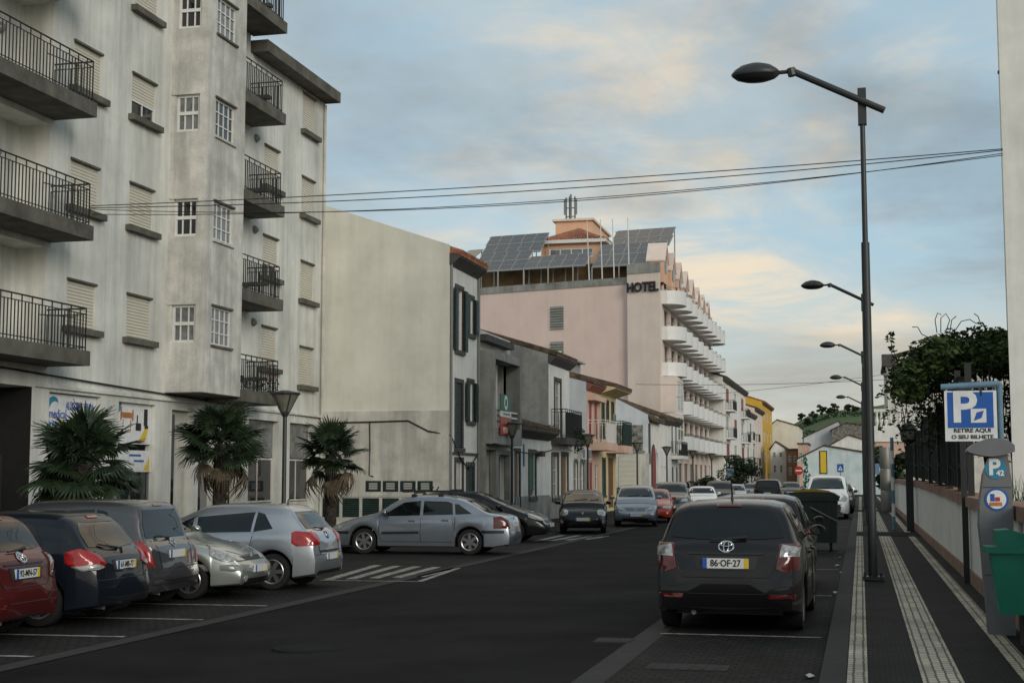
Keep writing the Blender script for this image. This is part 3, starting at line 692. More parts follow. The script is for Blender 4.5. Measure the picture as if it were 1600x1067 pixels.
o=mb.build('balcony_plants','leaf_dark',b);o['kind']='stuff'
# --- low white shop with two air conditioners
h5=[(66.4,67.3,.9,2.45),(67.9,68.8,.9,2.45)]
H5,pm=house('low_shop','low white shop with two air conditioners over its windows',YH[4],YH[5],3.45,'plaster_white',h5,roof='tile_old',depth=7,pitch_=14,eave=.3)
for h in h5:
    surround(H5,pm,h,.1,.03,'grey_frame');window(H5,pm,h,.1,1,2,fm='white_frame')
    a=panel(H5,pm,h[0]+.02,h[1]-.02,2.62,3.15,.02,.4,'white_paint','air_conditioner');panel(a,pm,h[0]+.14,h[1]-.14,2.67,3.1,.4,.41,'grey_frame','fan_grille')
panel(H5,pm,69.0,69.7,.06,3.2,.0,.05,'cement','pilaster')
# --- salmon house, white side wall
h6=[(70.4,71.15,3.75,5.55),(71.9,72.65,3.75,5.55),(70.4,71.2,.12,2.5),(71.8,72.9,.5,2.4)]
H6,pm=house('town_house','narrow salmon house with red shutters and salmon balcony',YH[5],YH[6],6.5,'salmon',h6,flank_m='plaster_white_shade',cornice='red_wall',roof='tile_old',depth=10,pitch_=15)
for i,h in enumerate(h6):
    window(H6,pm,h,.12,2,3)
    if i<3: panel(H6,pm,h[0]+.01,h[1]-.01,h[2],h[3]-.01,-.07,-.02,'red_paint','shutter' if i<2 else 'door')
panel(H6,pm,70.0,73.2,5.6,5.85,-.01,.4,'salmon','hood');b=panel(H6,pm,70.0,73.3,3.1,3.5,-.02,.95,'salmon','balcony');railing(b,pm,70.1,73.2,3.5,4.6,.9,step=.16,m_='white_frame',r=.014)
panel(b,pm,72.4,73.25,3.52,5.0,.86,.90,'glass_curtain','glass_screen')
# --- yellow house, deep eave, green balcony
h7=[(74.0,74.75,3.9,5.8),(75.4,76.1,3.9,5.8),(77.0,77.8,3.9,5.8),(74.1,75.0,.8,2.7),(75.9,77.9,.12,2.8)]
H7,pm=house('town_house','yellow house with deep eaves and dark green balcony',YH[6],YH[7],6.65,'yellow_wall',h7,roof='tile_old',depth=10,pitch_=15,eave=.9,flank_m='plaster_dirty')
mb=MB();mb.prism([(XF,YH[6],6.1),(XF+.85,YH[6],6.38),(XF+.85,YH[6],6.44),(XF,YH[6],6.6)],(0,YH[7]-YH[6],0));mb.build('eave_soffit','yellow_wall',H7)
for i,h in enumerate(h7):
    if i<4: window(H7,pm,h,.12,2,3);surround(H7,pm,h,.1,.02,'stone_dark');panel(H7,pm,h[0]+.01,h[1]-.01,h[2],h[3]-.01,-.07,-.02,'green_shutter','shutter')
    else: panel(H7,pm,h[0]+.01,h[1]-.01,h[2],h[3]-.01,-.14,-.08,'brown_door','garage_door')
b=panel(H7,pm,75.2,78.4,3.05,3.45,-.02,.95,'salmon','balcony');railing(b,pm,75.3,78.3,3.45,4.75,.9,step=.12,m_='green_shutter',r=.02)
mb=MB();mb.box(XF-7.5,XF-2.0,72.9,73.3,6.6,8.35);mb.build('roof_room',['plaster_beige'],H7)
mb=MB();mb.prism([(XF-1.6,72.5,8.0),(XF-8,72.5,8.5),(XF-8,72.5,8.6),(XF-1.6,72.5,8.1)],(0,5.5,0));mb.box(XF-2.0,XF-1.9,73.3,78,6.6,8.05);mb.build('roof_room_glazing','louvre',H7)
# --- walled lot with garage, hedge and rough stone wall
W=empty('garage_wall',(0,0,0),0,'low white garage with a pale roll door facing the empty lot','garage')
yl=88.5;fk=flank(yl);xg0,xg1=YP(962,745,yl)[0]-2,YP(1006,745,yl)[0]
zt=YP(985,707,yl)[1]
MB().box(xg0,xg1,yl,yl+2.4,-.3,zt).build('wall','plaster_dirty',W);panel(W,fk,YP(967,745,yl)[0],YP(1001,745,yl)[0],.9,zt-.25,0,.04,'roller','roll_door')
panel(W,fk,xg0,xg1+.1,zt,zt+.12,-.1,.1,'cement','coping')
mb=MB()
for k in range(40): leaves(mb,(random.uniform(xg0+1,xg1-.3),yl-.7+random.uniform(-.25,.25),random.uniform(.2,.95)),(.5,.3,.3),60,.07)
tag(mb.build('hedge','leaf'),'clipped green hedge below the pale garage door','hedge')
# --- white house with arched doorway, its big white gable and stone side wall
hA=[(91.9,94.0,.12,4.1,.3)]
HA,pm=house('arched_house','white house with tall arched red doorway, big white side gable and rough stone side wall',yl+2.45,96.0,5.5,'plaster_white',[(94.9,95.5,3.4,4.9)],flank_m='plaster_white_shade',depth=11,roof='tile_old',pitch_=27,inset=.12)
window(HA,pm,(94.9,95.5,3.4,4.9),.1,1,3)
MB().box(XF-8,XF-.35,yl+2.38,yl+2.44,-.3,YP(985,664,yl+2.4)[1]).build('stone_side_wall','stone_rough',HA)
n=14;arc=[(92.1,.12),(92.1,2.9)]+[(93.0-.9*math.cos(math.pi*k/n),2.9+1.0*math.sin(math.pi*k/n)) for k in range(1,n)]+[(93.9,2.9),(93.9,.12)]
MB().prism([pm(u,z,.02) for u,z in arc],(.05,0,0)).build('arch_surround','stone_dark',HA)
MB().prism([pm(93+(u-93)*.82,z*.96,.075) for u,z in arc],(.02,0,0)).build('door','red_paint',HA)
panel(HA,pm,yl+2.46,91.6,2.6,5.2,0,.06,'stone_dark','corner_stones')
hB=[(97.0,97.8,.6,2.5),(98.6,99.4,.12,2.5),(97.2,97.9,3.6,5.3)]
HB,pm=house('town_house','plain white house with narrow windows next to the arched doorway',96.0,101.5,5.8,'plaster_white',hB,roof='tile_old',depth=9,cornice='stone_dark')
for h in hB: window(HB,pm,h,.12,2,3,gm='glass_curtain')
hC=[(102.6,103.4,3.5,5.5),(104.8,105.6,3.5,5.5),(102.6,103.6,.12,2.5),(105,106,.12,2.5)]
HC_,pm=house('town_house','white house with green shuttered doors and small balcony beside the hotel',101.5,106.6,5.9,'plaster_white',hC,roof='tile_old',depth=9,cornice='stone_dark')
for h in hC: window(HC_,pm,h,.12,2,3);panel(HC_,pm,h[0]+.01,h[1]-.01,h[2],h[3]-.01,-.07,-.02,'green_shutter','shutter')
b=panel(HC_,pm,102.2,106,3.05,3.3,-.02,.8,'plaster_white','balcony');railing(b,pm,102.3,105.9,3.3,4.3,.75,step=.15)
# ================================================================ HOTEL
def hotel():
    Hh=empty('hotel',(0,0,0),0,'large pink hotel with stacked curved white balconies and solar panels on its roof','building')
    XH=-14.5;Y0=107.0;Y1=145.0;pm=front(XH)
    SK=.27                                   # the side wall runs back at a slant
    def sp(x,z,d=0): return (x,Y0+(XH-x)*SK-d,z)     # point on the slanted side wall (u = X)
    ZP=YP(1010,429,Y0)[1];ZL=ZP-.05
    # front wall with window openings
    lev=[4.05+i*2.76 for i in range(5)]
    holes=[];nb=9;bw=(Y1-Y0-1.2)/nb
    for z in lev:
        for k in range(nb):
            y=Y0+1.0+k*bw+bw*.25;holes.append((y,y+bw*.5,z+.3,z+2.3))
    gh=[(Y0+2+k*4.0,Y0+4.6+k*4.0,.8,2.9) for k in range(9)]
    mb=MB();wall(mb,pm,Y0,Y1,-.3,ZP-1.2,holes+gh,.2);mb.face([(XH,Y1,-.3),(XH-16,Y1,-.3),(XH-16,Y1,ZP-1),(XH,Y1,ZP-1)]);mb.build('wall','pink_light',Hh)
    for h in holes+gh: window(Hh,pm,h,.16,2,1,fm='grey_frame')
    # side wall: broad recessed pink part and the slightly proud pale strip that carries the sign
    xs=YP(980,600,Y0)[0]
    mb=MB();mb.face([sp(XH-22,-.3),sp(xs,-.3),sp(xs,ZL),sp(XH-22,ZL)]);mb.face([sp(xs,-.3),sp(xs,-.3,.4),sp(xs,ZL,.4),sp(xs,ZL)]);mb.build('side_wall','pink',Hh)
    mb=MB();mb.face([sp(xs,-.3,.4),(XH,Y0-.4,-.3),(XH,Y0-.4,ZP+.1),sp(xs,ZP+.1,.4)]);mb.face([(XH,Y0-.4,-.3),(XH,Y0,-.3),(XH,Y0,ZP+.1),(XH,Y0-.4,ZP+.1)]);mb.build('sign_strip','pink_light',Hh)
    mb=MB();mb.prism([sp(XH-22,ZL,.06),sp(xs,ZL,.06),sp(xs,ZL-.55,.06),sp(XH-22,ZL-.55,.06)],(0,.5,0));mb.prism([sp(xs,ZP+.1,.46),(XH,Y0-.46,ZP+.1),(XH,Y0-.46,ZP+.85),sp(xs,ZP+.85,.46)],(0,.6,0));mb.build('parapet','cement',Hh)
    mb=MB();mb.face([sp(XH-22,ZL-.5,-.2),(XH,Y0+.2,ZL-.5),(XH,Y1,ZL-.5),(XH-22,Y1,ZL-.5)]);mb.build('roof','concrete_dark',Hh)
    # lettering on the proud strip
    tx=(YP(980,448,Y0-.5)[0]+YP(1034,448,Y0-.5)[0])/2;tz=YP(1007,448,Y0-.5)[1]
    text('HOTEL',1.0,'iron',Hh,mtx=face_my(tx-.22,Y0+(XH-tx)*SK-.47,tz,-math.atan(SK)),ext=.06,bold=.028,sx=.84)
    for ya,yb in((478,514),(533,562)):
        a,b=YP(862,ya,Y0+3)[0],YP(884,ya,Y0+3)[0];z0,z1=YP(870,yb,Y0+2)[1],YP(870,ya,Y0+2)[1]
        o=MB();n=int((z1-z0)/.2)
        for i in range(n): o.prism([sp(a,z0+i*.2,.02),sp(b,z0+i*.2,.02),sp(b,z0+i*.2+.03,.14),sp(a,z0+i*.2+.03,.14)],(0,0,.05))
        o.prism([sp(a,z0,.01),sp(b,z0,.01),sp(b,z1,.01),sp(a,z1,.01)],(0,-.02,0));o.build('louvre_vent','louvre',Hh)
    # curved balconies: one mesh shared, each its own part
    def bal_mesh():
        mb=MB();n=14;h=1.05;P=[]
        for i in range(n+1):
            t=i/n;u=t*bw*.96;d=1.65*min(1,(1-(2*t-1)**2)**.5*.55+.62*(1-t)**.0*math.sin(math.pi*min(1,.12+t*.88))**.6*.75)
            P.append((d,u))
        for (d0,u0),(d1,u1) in zip(P,P[1:]):
            mb.face([(d0,u0,0),(d1,u1,0),(d1,u1,h),(d0,u0,h)]);mb.face([(d0-.12,u0,.2),(d1-.12,u1,.2),(d1-.12,u1,h),(d0-.12,u0,h)]);mb.face([(d0,u0,h),(d1,u1,h),(d1-.12,u1,h),(d0-.12,u0,h)])
        mb.face([(0,P[0][1],0)]+[(d,u,0) for d,u in P]+[(0,P[-1][1],0)]);mb.face([(0,P[0][1],.2)]+[(d,u,.2) for d,u in P]+[(0,P[-1][1],.2)])
        for d,u in(P[0],P[-1]): mb.face([(0,u,0),(d,u,0),(d,u,h),(0,u,h)])
        r=MB();r.tube([(d-.06,u,h+.22) for d,u in P],.025,5)
        for d,u in P[::3]: r.tube([(d-.06,u,h),(d-.06,u,h+.22)],.018,4)
        return mb.mesh('balcony','white_paint'),r.mesh('handrail','grey_frame')
    bm_,rm_=bal_mesh()
    for j,z in enumerate(lev):
        for k in range(nb):
            if j<2 and k==0: continue
            o=link('balcony',bm_,Hh,(XH,Y0+.7+k*bw,z-.15));link('handrail',rm_,o)
    for j in(0,1):     # glazed loggias at the near corner on two floors
        window(Hh,front(XH+1.2),(Y0-.2,Y0+3.6,lev[j]-.1 if j else lev[j]+.4,lev[j]+2.3),.02,2,2,fm='white_frame',gm='glass_curtain',fw=.12,bar=.1,name='glazed_loggia')
        mb=MB();mb.box(XH,XH+1.2,Y0-.3,Y0+3.7,lev[j]+2.3,lev[j]+2.5);mb.box(XH,XH+1.2,Y0-.3,Y0-.1,lev[j]-.2,lev[j]+2.3);mb.build('loggia_frame','pink_light',Hh)
    # gabled dormers along the front edge
    for k in range(8):
        y=Y0+1.2+k*4.5;w=2.4;zb=lev[4]+1.6;zt=ZP+2.6-.12*k
        mb=MB();mb.prism([(XH+.1,y,zb),(XH+.1,y+w,zb),(XH+.1,y+w,zt-1.3),(XH+.1,y+w/2,zt),(XH+.1,y,zt-1.3)],(-1.1,0,0));d=mb.build('dormer','peach',Hh)
        panel(d,pm,y+w*.3,y+w*.7,zb+.8,zb+2.2,.1,.14,'glass','pane')
        mb=MB();mb.prism([(XH+.25,y-.12,zt-1.42),(XH+.25,y+w/2,zt+.06),(XH+.25,y+w/2,zt+.2),(XH+.25,y-.12,zt-1.28)],(-1.5,0,0));mb.prism([(XH+.25,y+w+.12,zt-1.42),(XH+.25,y+w/2,zt+.06),(XH+.25,y+w/2,zt+.2),(XH+.25,y+w+.12,zt-1.28)],(-1.5,0,0));mb.build('dormer_roof','pink_light',d)
    # solar arrays: every panel its own part, sharing one mesh
    def pan():
        mb=MB();mb.k=0;mb.box(.02,.98,.015,.985,-.02,.02)
        mb.k=1
        for a in((0,1,0,.02),(0,1,.98,1),(0,.02,.02,.98),(.98,1,.02,.98)): mb.box(a[0],a[1],a[2],a[3],-.04,.035)
        mb.box(.02,.98,.49,.505,.02,.028);return mb.mesh('solar_panel',['solar','solar_frame'])
    pm_=pan()
    def array(x0,x1,yb,yt,Ya,Yb,nc,nr,skew=SK):
        A0,z0=YP(x0,yb,Ya);A1=YP(x1,yb,Ya)[0];z1=YP(x0,yt,Yb)[1]
        ys=lambda X:(XH-X)*0
        ex=Vector((A1-A0,-(A1-A0)*SK*.6,0))/nc;ey=Vector((0,Yb-Ya,z1-z0))/nr
        off=Vector((A0,Ya+(0),z0))
        for i in range(nc):
            for j in range(nr):
                o=link('solar_panel',pm_,Hh);ez=ex.cross(ey).normalized()
                p=off+ex*i+ey*j
                o.matrix_world=Matrix(((ex.x*.985,ey.x*.985,ez.x,p.x),(ex.y*.985,ey.y*.985,ez.y,p.y),(ex.z*.985,ey.z*.985,ez.z,p.z),(0,0,0,1)))
        fr=MB()
        for i in range(nc+1):
            p=off+ex*i;q=p+ey*nr
            if i%2==0: fr.tube([p,(p.x,p.y,ZL-.5)],.05,5)
            fr.tube([q,(q.x,q.y,ZL-.5)],.05,5)
        fr.tube([off-Vector((0,0,.06)),off+ex*nc-Vector((0,0,.06))],.05,5);fr.build('panel_stand','solar_frame',Hh)
    array(738,822,425,397,Y0+4.2,Y0+7.2,4,2);array(752,848,398,371,Y0+8.0,Y0+11,5,2);array(722,744,402,392,Y0+9,Y0+11,1,1)
    array(818,918,420,402,Y0+3.2,Y0+5.2,5,1)
    array(925,1034,417,384,Y0+2.2,Y0+6.0,5,2);array(952,1048,388,362,Y0+6.6,Y0+10,5,2)
    mb=MB();mb.prism([sp(XH-21.5,ZL-.5,-3),sp(XH-1,ZL-.5,-3),sp(XH-1,ZL+1.75,-3),sp(XH-21.5,ZL+1.75,-3)],(0,.3,0));mb.build('roof_wall','brown_wall',Hh)
    # penthouse with tiled hipped roof, and stair tower behind
    Yp=Y0+10.5;a,za=YP(842,386,Yp);b=YP(945,386,Yp)[0];zt=YP(890,381,Yp)[1];zr=YP(890,361,Yp+3)[1]
    mb=MB();wall(mb,flank(Yp),a+.2,b-.3,ZL-.5,zt,[(YP(858,395,Yp)[0],YP(927,395,Yp)[0],YP(890,402,Yp)[1],YP(890,388,Yp)[1])]);mb.face([(b-.3,Yp,ZL-.5),(b-.3,Yp+6,ZL-.5),(b-.3,Yp+6,zt),(b-.3,Yp,zt)]);mb.face([(a+.2,Yp,ZL-.5),(a+.2,Yp+6,ZL-.5),(a+.2,Yp+6,zt),(a+.2,Yp,zt)])
    ph=mb.build('penthouse','peach',Hh)
    window(ph,flank(Yp),(YP(858,395,Yp)[0],YP(927,395,Yp)[0],YP(890,402,Yp)[1],YP(890,388,Yp)[1]),.1,4,1,gm='glass_curtain',fw=.1,bar=.08)
    mb=MB();mb.box(a-.1,b+.2,Yp-.5,Yp+6.3,zt,zt+.3);mb.build('penthouse_eave','white_paint',ph)
    mb=MB();c=((a+b)/2,Yp+3,zr+.2);q=[(a-.1,Yp-.5,zt+.3),(b+.2,Yp-.5,zt+.3),(b+.2,Yp+6.3,zt+.3),(a-.1,Yp+6.3,zt+.3)]
    for i in range(4): mb.face([q[i],q[(i+1)%4],c])
    for i in range(22):
        t=(i+.5)/22;p=Vector(q[0]).lerp(Vector(q[1]),t);e=p.lerp(Vector(c),1-abs(2*t-1));mb.tube([p,e],.09,5)
        p=Vector(q[1]).lerp(Vector(q[2]),t);e=p.lerp(Vector(c),1-abs(2*t-1));mb.tube([p,e],.09,5)
    mb.build('penthouse_roof','tile',ph)
    Yt=Y0+17;a=YP(868,345,Yt)[0];b=YP(918,345,Yt)[0];zt=YP(890,346,Yt)[1];zlow=YP(950,362,Yt+8)[1]
    mb=MB();mb.box(a,b,Yt,Yt+9,ZL-.5,zt);mb.prism([(b,Yt,ZL-.5),(b,Yt+9,ZL-.5),(b,Yt+9,zt),(b,Yt,zt)],(.4,0,0));tw=mb.build('stair_tower','peach',Hh)
    mb=MB();mb.box(a-.25,b+.6,Yt-.25,Yt+9.2,zt,zt+.2);mb.build('tower_cap','pink_light',tw)
    mb=MB();xm=YP(892,340,Yt+2)[0];zt2=YP(892,304,Yt+2)[1]
    for dx,dy,r in((0,0,.09),(-.45,.1,.08),(.4,-.1,.08),(-.2,.3,.05)): mb.tube([(xm+dx,Yt+2+dy,zt+.2),(xm+dx,Yt+2+dy,zt2-abs(dx)*.6)],r,6)
    for z in(.8,1.6): mb.tube([(xm-.5,Yt+2,zt+z),(xm+.45,Yt+2,zt+z)],.05,5)
    for dx in(-.55,.48): mb.box(xm+dx-.09,xm+dx+.09,Yt+1.9,Yt+2.1,zt+1.0,zt2-.5)
    mb.build('antenna_mast','steel',tw)
    for x,yt in((917,345),(938,343),(957,342),(981,340)):
        X,z=YP(x,yt,Y0+.8);MB().tube([(X,Y0+.8+(XH-X)*SK*.6,ZL-.5),(X,Y0+.8,z)],[.055,.035],6).build('flagpole','white_paint',Hh)
hotel()
# ================================================================ FAR LEFT ROW AND STREET END
def pxhouse(name,label,x0,x1,ytop,wm,X=XF,roofm='tile_old',flank_m=None,nw=3,floors=3,shut=None,depth=9,balc=False,cat='house'):
    y0=XP(x0,700,X)[0];y1=XP(x1,700,X)[0];h=XP((x0+x1)/2,ytop,X)[1]
    hs=[];fh=(h-.4)/floors;bw=(y1-y0)/nw
    for f in range(floors):
        for k in range(nw):
            hs.append((y0+bw*(k+.32),y0+bw*(k+.68),f*fh+(.15 if f==0 and k%2 else .9),f*fh+2.35))
    o,pm=house(name,label,y0,y1,h,wm,hs,X=X,roof=roofm,flank_m=flank_m,depth=depth,cornice='stone_dark',pitch_=18,cat=cat)
    for i,q in enumerate(hs):
        w=window(o,pm,q,.1,2,2,gm='glass' if i%3 else 'glass_curtain')
        if shut and i%2: panel(o,pm,q[0]+.01,q[1]-.01,q[2]+.01,q[3]-.01,-.06,-.02,shut,'shutter')
        if balc and i>=nw and (i%nw)!=1: b=panel(o,pm,q[0]-.5,q[1]+.5,q[2]-.95,q[2]-.8,-.02,.8,'plaster_white','balcony');railing(b,pm,q[0]-.45,q[1]+.45,q[2]-.8,q[2]+.2,.75,step=.2,r=.02)
    return o,y0,y1,h
o,ya,yb,h=pxhouse('town_house','tall white house with two chimneys and small balconies beyond the hotel',1131,1166,603,'plaster_white',floors=4,balc=True,shut='red_paint')
for y in(ya+3,ya+14): MB().box(XF-3.2,XF-1.8,y,y+2.0,h+.4,h+2.8).build('chimney','cement',o)
o,ya,yb,h=pxhouse('town_house','white terraced house with green shutters beyond the chimneyed house',1166.5,1180,648,'plaster_white',floors=3,balc=True,shut='green_shutter')
o,ya,yb,h=pxhouse('town_house','pale pink terraced house below the yellow building',1180.3,1192,642,'pink_light',floors=3,flank_m='pink_light')
o,ya,yb,h=pxhouse('town_house','strong yellow tall house with red tile roof far along the street',1192.3,1207,634,'yellow_strong',floors=4,roofm='tile',depth=13)
def boxhouse(name,label,Y,x0,x1,ytop,wm,depth,ypeak=None,xpeak=None,cat='house',roofm='tile_old',wins=()):
    o=empty(name,(0,0,0),0,label,cat)
    a=YP(x0,700,Y)[0];b=YP(x1,700,Y)[0];z=YP((x0+x1)/2,ytop,Y)[1]
    poly=[(a,Y,-.3),(b,Y,-.3),(b,Y,z)]
    if ypeak: p,zp=YP(xpeak,ypeak,Y);poly.append((p,Y,zp))
    poly.append((a,Y,z));MB().prism(poly,(0,depth,0)).build('wall',wm,o)
    if ypeak:
        mb=MB()
        for (e,s_) in((a,-1),(b,1)): mb.prism([(e+s_*.25,Y-.2,z-.06),(p,Y-.2,zp+.02),(p,Y-.2,zp+.14),(e+s_*.25,Y-.2,z+.08)],(0,depth+.4,0))
        mb.build('roof',roofm,o)
    else: MB().box(a-.15,b+.15,Y-.15,Y+depth,z,z+.2).build('roof',roofm,o)
    for wx0,wx1,wy0,wy1 in wins:
        q=(YP(wx0,700,Y)[0],YP(wx1,700,Y)[0],YP(x0,wy1,Y)[1],YP(x0,wy0,Y)[1])
        window(o,flank(Y),q,-.03,2,2)
    return o
boxhouse('town_house','tall blank cream house closing the far end of the street',226,1203,1249,666,'plaster_beige',14,656,1214)
boxhouse('town_house','small white gabled house below the blank cream wall',196,1204,1229,702,'plaster_white',8,690,1212,wins=((1208,1212,706,714),(1218,1222,706,714),(1208,1212,726,738),(1218,1222,726,738)))
boxhouse('town_house','brown rendered house beside the no entry sign',192,1228,1249,703,'brown_wall',8,wins=((1232,1236,712,722),(1240,1244,712,722),(1232,1236,730,742)))
boxhouse('town_house','salmon house partly hidden behind the mural building',186,1247,1262,694,'salmon',9,wins=((1250,1254,706,716),))
E1=boxhouse('mural_building','white gabled building with faded blue green mural and yellow poster',152,1245,1420,718,'mural',14,696.5,1288,cat='building')
a,z=YP(1280,704,152);b,z2=YP(1293,740,152)
ps=panel(E1,flank(152),a,b,z2,z,.0,.06,'text_black','poster');panel(ps,flank(152),a+.1,b-.1,z2+.1,z-.1,.06,.07,'sign_yellow','poster_sheet')
mb=MB()
for k in range(70):
    x,z=YP(random.gauss(1257,4),random.uniform(712,768),152);mb.prism([(x,151.97,max(z,.1)),(x+random.uniform(.1,.3),151.97,max(z,.1)+random.uniform(-.1,.3)),(x+random.uniform(0,.2),151.97,max(z,.1)+random.uniform(.2,.5))],(0,.02,0))
mb.build('mural_marks','sign_green',E1)['kind']='stuff'
mb=MB();mb.box(*sorted((YP(1246,700,151.9)[0],YP(1254,700,151.9)[0])),151.95,151.99,.1,YP(1250,720,152)[1]);mb.build('mural_band','salmon',E1)
boxhouse('white_gable_house','plain white gabled house rising behind the mural building',175,1286,1400,702,'plaster_white',10,680,1326)
boxhouse('white_gable_house','large white gable end with a long sloping roof in front of the hill',205,1256,1324,684,'plaster_white_shade',9,658,1311)
boxhouse('stone_barn','weathered dark stone gable beside the large white gable end',203,1300,1420,672,'stone_rough',12,661,1322,cat='barn')
# ================================================================ RIGHT SIDE: low wall, fence, vine, houses
XW=1.68
wl=empty('garden_wall',(0,0,0),0,'low white garden wall with stepped terracotta coping along the pavement','wall')
ys=[-6,8,15.5,21.2,24.6,27.2,30.2,34,38.5,43,48,54,62,72,85]
for i,(a,b) in enumerate(zip(ys,ys[1:])):
    z=1.30+.035*max(0,i-3) if i<9 else 1.5
    MB().box(XW,XW+.22,a,b-.003,.06,z).build('wall_panel','plaster_white',wl)
    MB().box(XW-.07,XW+.29,a+.004,b-.007,z,z+.16).build('coping','coping',wl)
MB().box(XW-.035,XW,-6,85,.07,.30).build('base_band','coping',wl)
fe=empty('metal_fence',(0,0,0),0,'dark green sheet metal fence standing on the white garden wall','fence')
for i,(a,b) in enumerate(zip(ys[4:11],ys[5:12])):
    zt=3.55+.12*math.sin(i*2)-.05*i;z0=1.52+.035*i
    mb=MB();mb.prism([(XW+.08,a+.05,z0),(XW+.08,b-.06,z0+.06),(XW+.08,b-.06,zt+.05),(XW+.08,a+.05,zt-.12)],(.03,0,0));s_=mb.build('fence_sheet','fence_sheet',fe)
    for z in(z0+.25,z0+.95,z0+1.6): MB().tube([(XW+.05,a+.05,z),(XW+.05,b-.05,z+.22)],.03,6).build('fence_rail','fence_sheet',s_)
    MB().box(XW+.03,XW+.13,a-.05,a+.05,1.3,zt+.1).build('post','iron',fe)
p=MB().box(XW-.12,XW-.03,23.9,24.0,.09,3.3).build('fence_post','iron');tag(p,'thin black square post standing against the garden wall coping','post')
# dark gate pillar with lantern, striped pole
gp=empty('lantern_pillar',(0,0,0),0,'dark gate pillar topped by an old black lantern','lantern');x,y=1.47,46.2
MB().box(x-.11,x+.11,y-.11,y+.11,.08,2.75).build('pillar','iron',gp)
mb=MB();mb.lathe([(.07,2.75),(.10,2.82),(.22,2.9),(.25,3.22),(.30,3.25),(.18,3.40),(.05,3.46),(.03,3.58)],8,o=(x,y,0));ln=mb.build('lantern','iron',gp)
MB().lathe([(.225,2.93),(.255,3.19)],8,o=(x,y,0)).build('pane','lamp_glass',ln)
sp_=empty('striped_pole',(0,0,0),0,'blue and white banded pole on the pavement by the gate pillar','pole');x,y=G(1397,832)
for i in range(7): MB().tube([(x,y,.09+i*.42),(x,y,.09+i*.42+.419)],.055,8).build('band','tube_blue' if i%2==0 else 'text_white',sp_)
x,y=G(1386,803)
ad=empty('steel_column',(0,0,0),0,'round brushed steel advertising column on the pavement','column')
for i,(a,b) in enumerate(((.09,1.1),(1.11,2.15),(2.16,3.2))): MB().lathe([(0,a),(.27,a),(.28,a+.02),(.28,b-.02),(.27,b),(0,b)],24,o=(x,y,0)).build('drum','steel',ad,smooth=.6)
mb=MB();mb.tube([(x-.5,y+4,.09),(x-.5,y+4,2.3)],.03,6);mb.box(x-.75,x-.25,y+3.97,y+3.99,1.9,2.45);s_=tag(mb.build('parking_sign','tube_blue'),'small blue sign on a post beyond the steel column','sign')
# house with vine behind the fence, balustraded balcony over the pavement
VH=empty('vine_house',(0,0,0),0,'old white house behind the fence with chimney cap and balustraded balcony','house')
Yv=88;xa=YP(1389,700,Yv)[0];ze=YP(1389,563,Yv)[1];zp=YP(1470,538,Yv)[1];xp=YP(1480,538,Yv)[0]
MB().prism([(xa,Yv,0),(xa+9.5,Yv,0),(xa+9.5,Yv,ze+1),(xp,Yv,zp),(xa,Yv,ze)],(0,12,0)).build('wall','plaster_dirty',VH)
mb=MB();mb.prism([(xa-.2,Yv-.2,ze),(xp,Yv-.2,zp+.05),(xp,Yv-.2,zp+.25),(xa-.2,Yv-.2,ze+.2)],(0,12.4,0));mb.prism([(xa+9.8,Yv-.2,ze+.95),(xp,Yv-.2,zp+.05),(xp,Yv-.2,zp+.25),(xa+9.8,Yv-.2,ze+1.15)],(0,12.4,0));mb.build('roof','tile_old',VH)
mb=MB();mb.box(xa-.3,xa+.5,Yv-.3,Yv+.5,ze-.35,ze+.35);mb.build('chimney_cap','stone_dark',VH)
bz=YP(1380,665,Yv-5)[1];bt=YP(1380,640,Yv-5)[1];x0=YP(1366,665,Yv-5)[0];x1=YP(1400,665,Yv-5)[0]
bl=MB().box(x0,x1+1,Yv-5,Yv,bz-.9,bz).build('balcony','plaster_white',VH);MB().box(x0+.05,x1+1,Yv-4.9,Yv,bz-1.9,bz-.92).build('balcony_support','salmon',bl)
MB().box(x0,x1+1,Yv-5,Yv-4.8,bt-.12,bt+.05).build('rail','plaster_white',bl)
for i in range(9): MB().lathe([(.06,bz),(.11,bz+.25),(.05,bz+.55),(.09,bt-.12)],8,o=(x0+.15+i*.25,Yv-4.9,0)).build('baluster','plaster_white',bl)
tree('garden_tree','dark leafy garden tree below the balustraded balcony','tree',(xa-.2,Yv-12,0),4.4,1.3,9,.13,n=170)
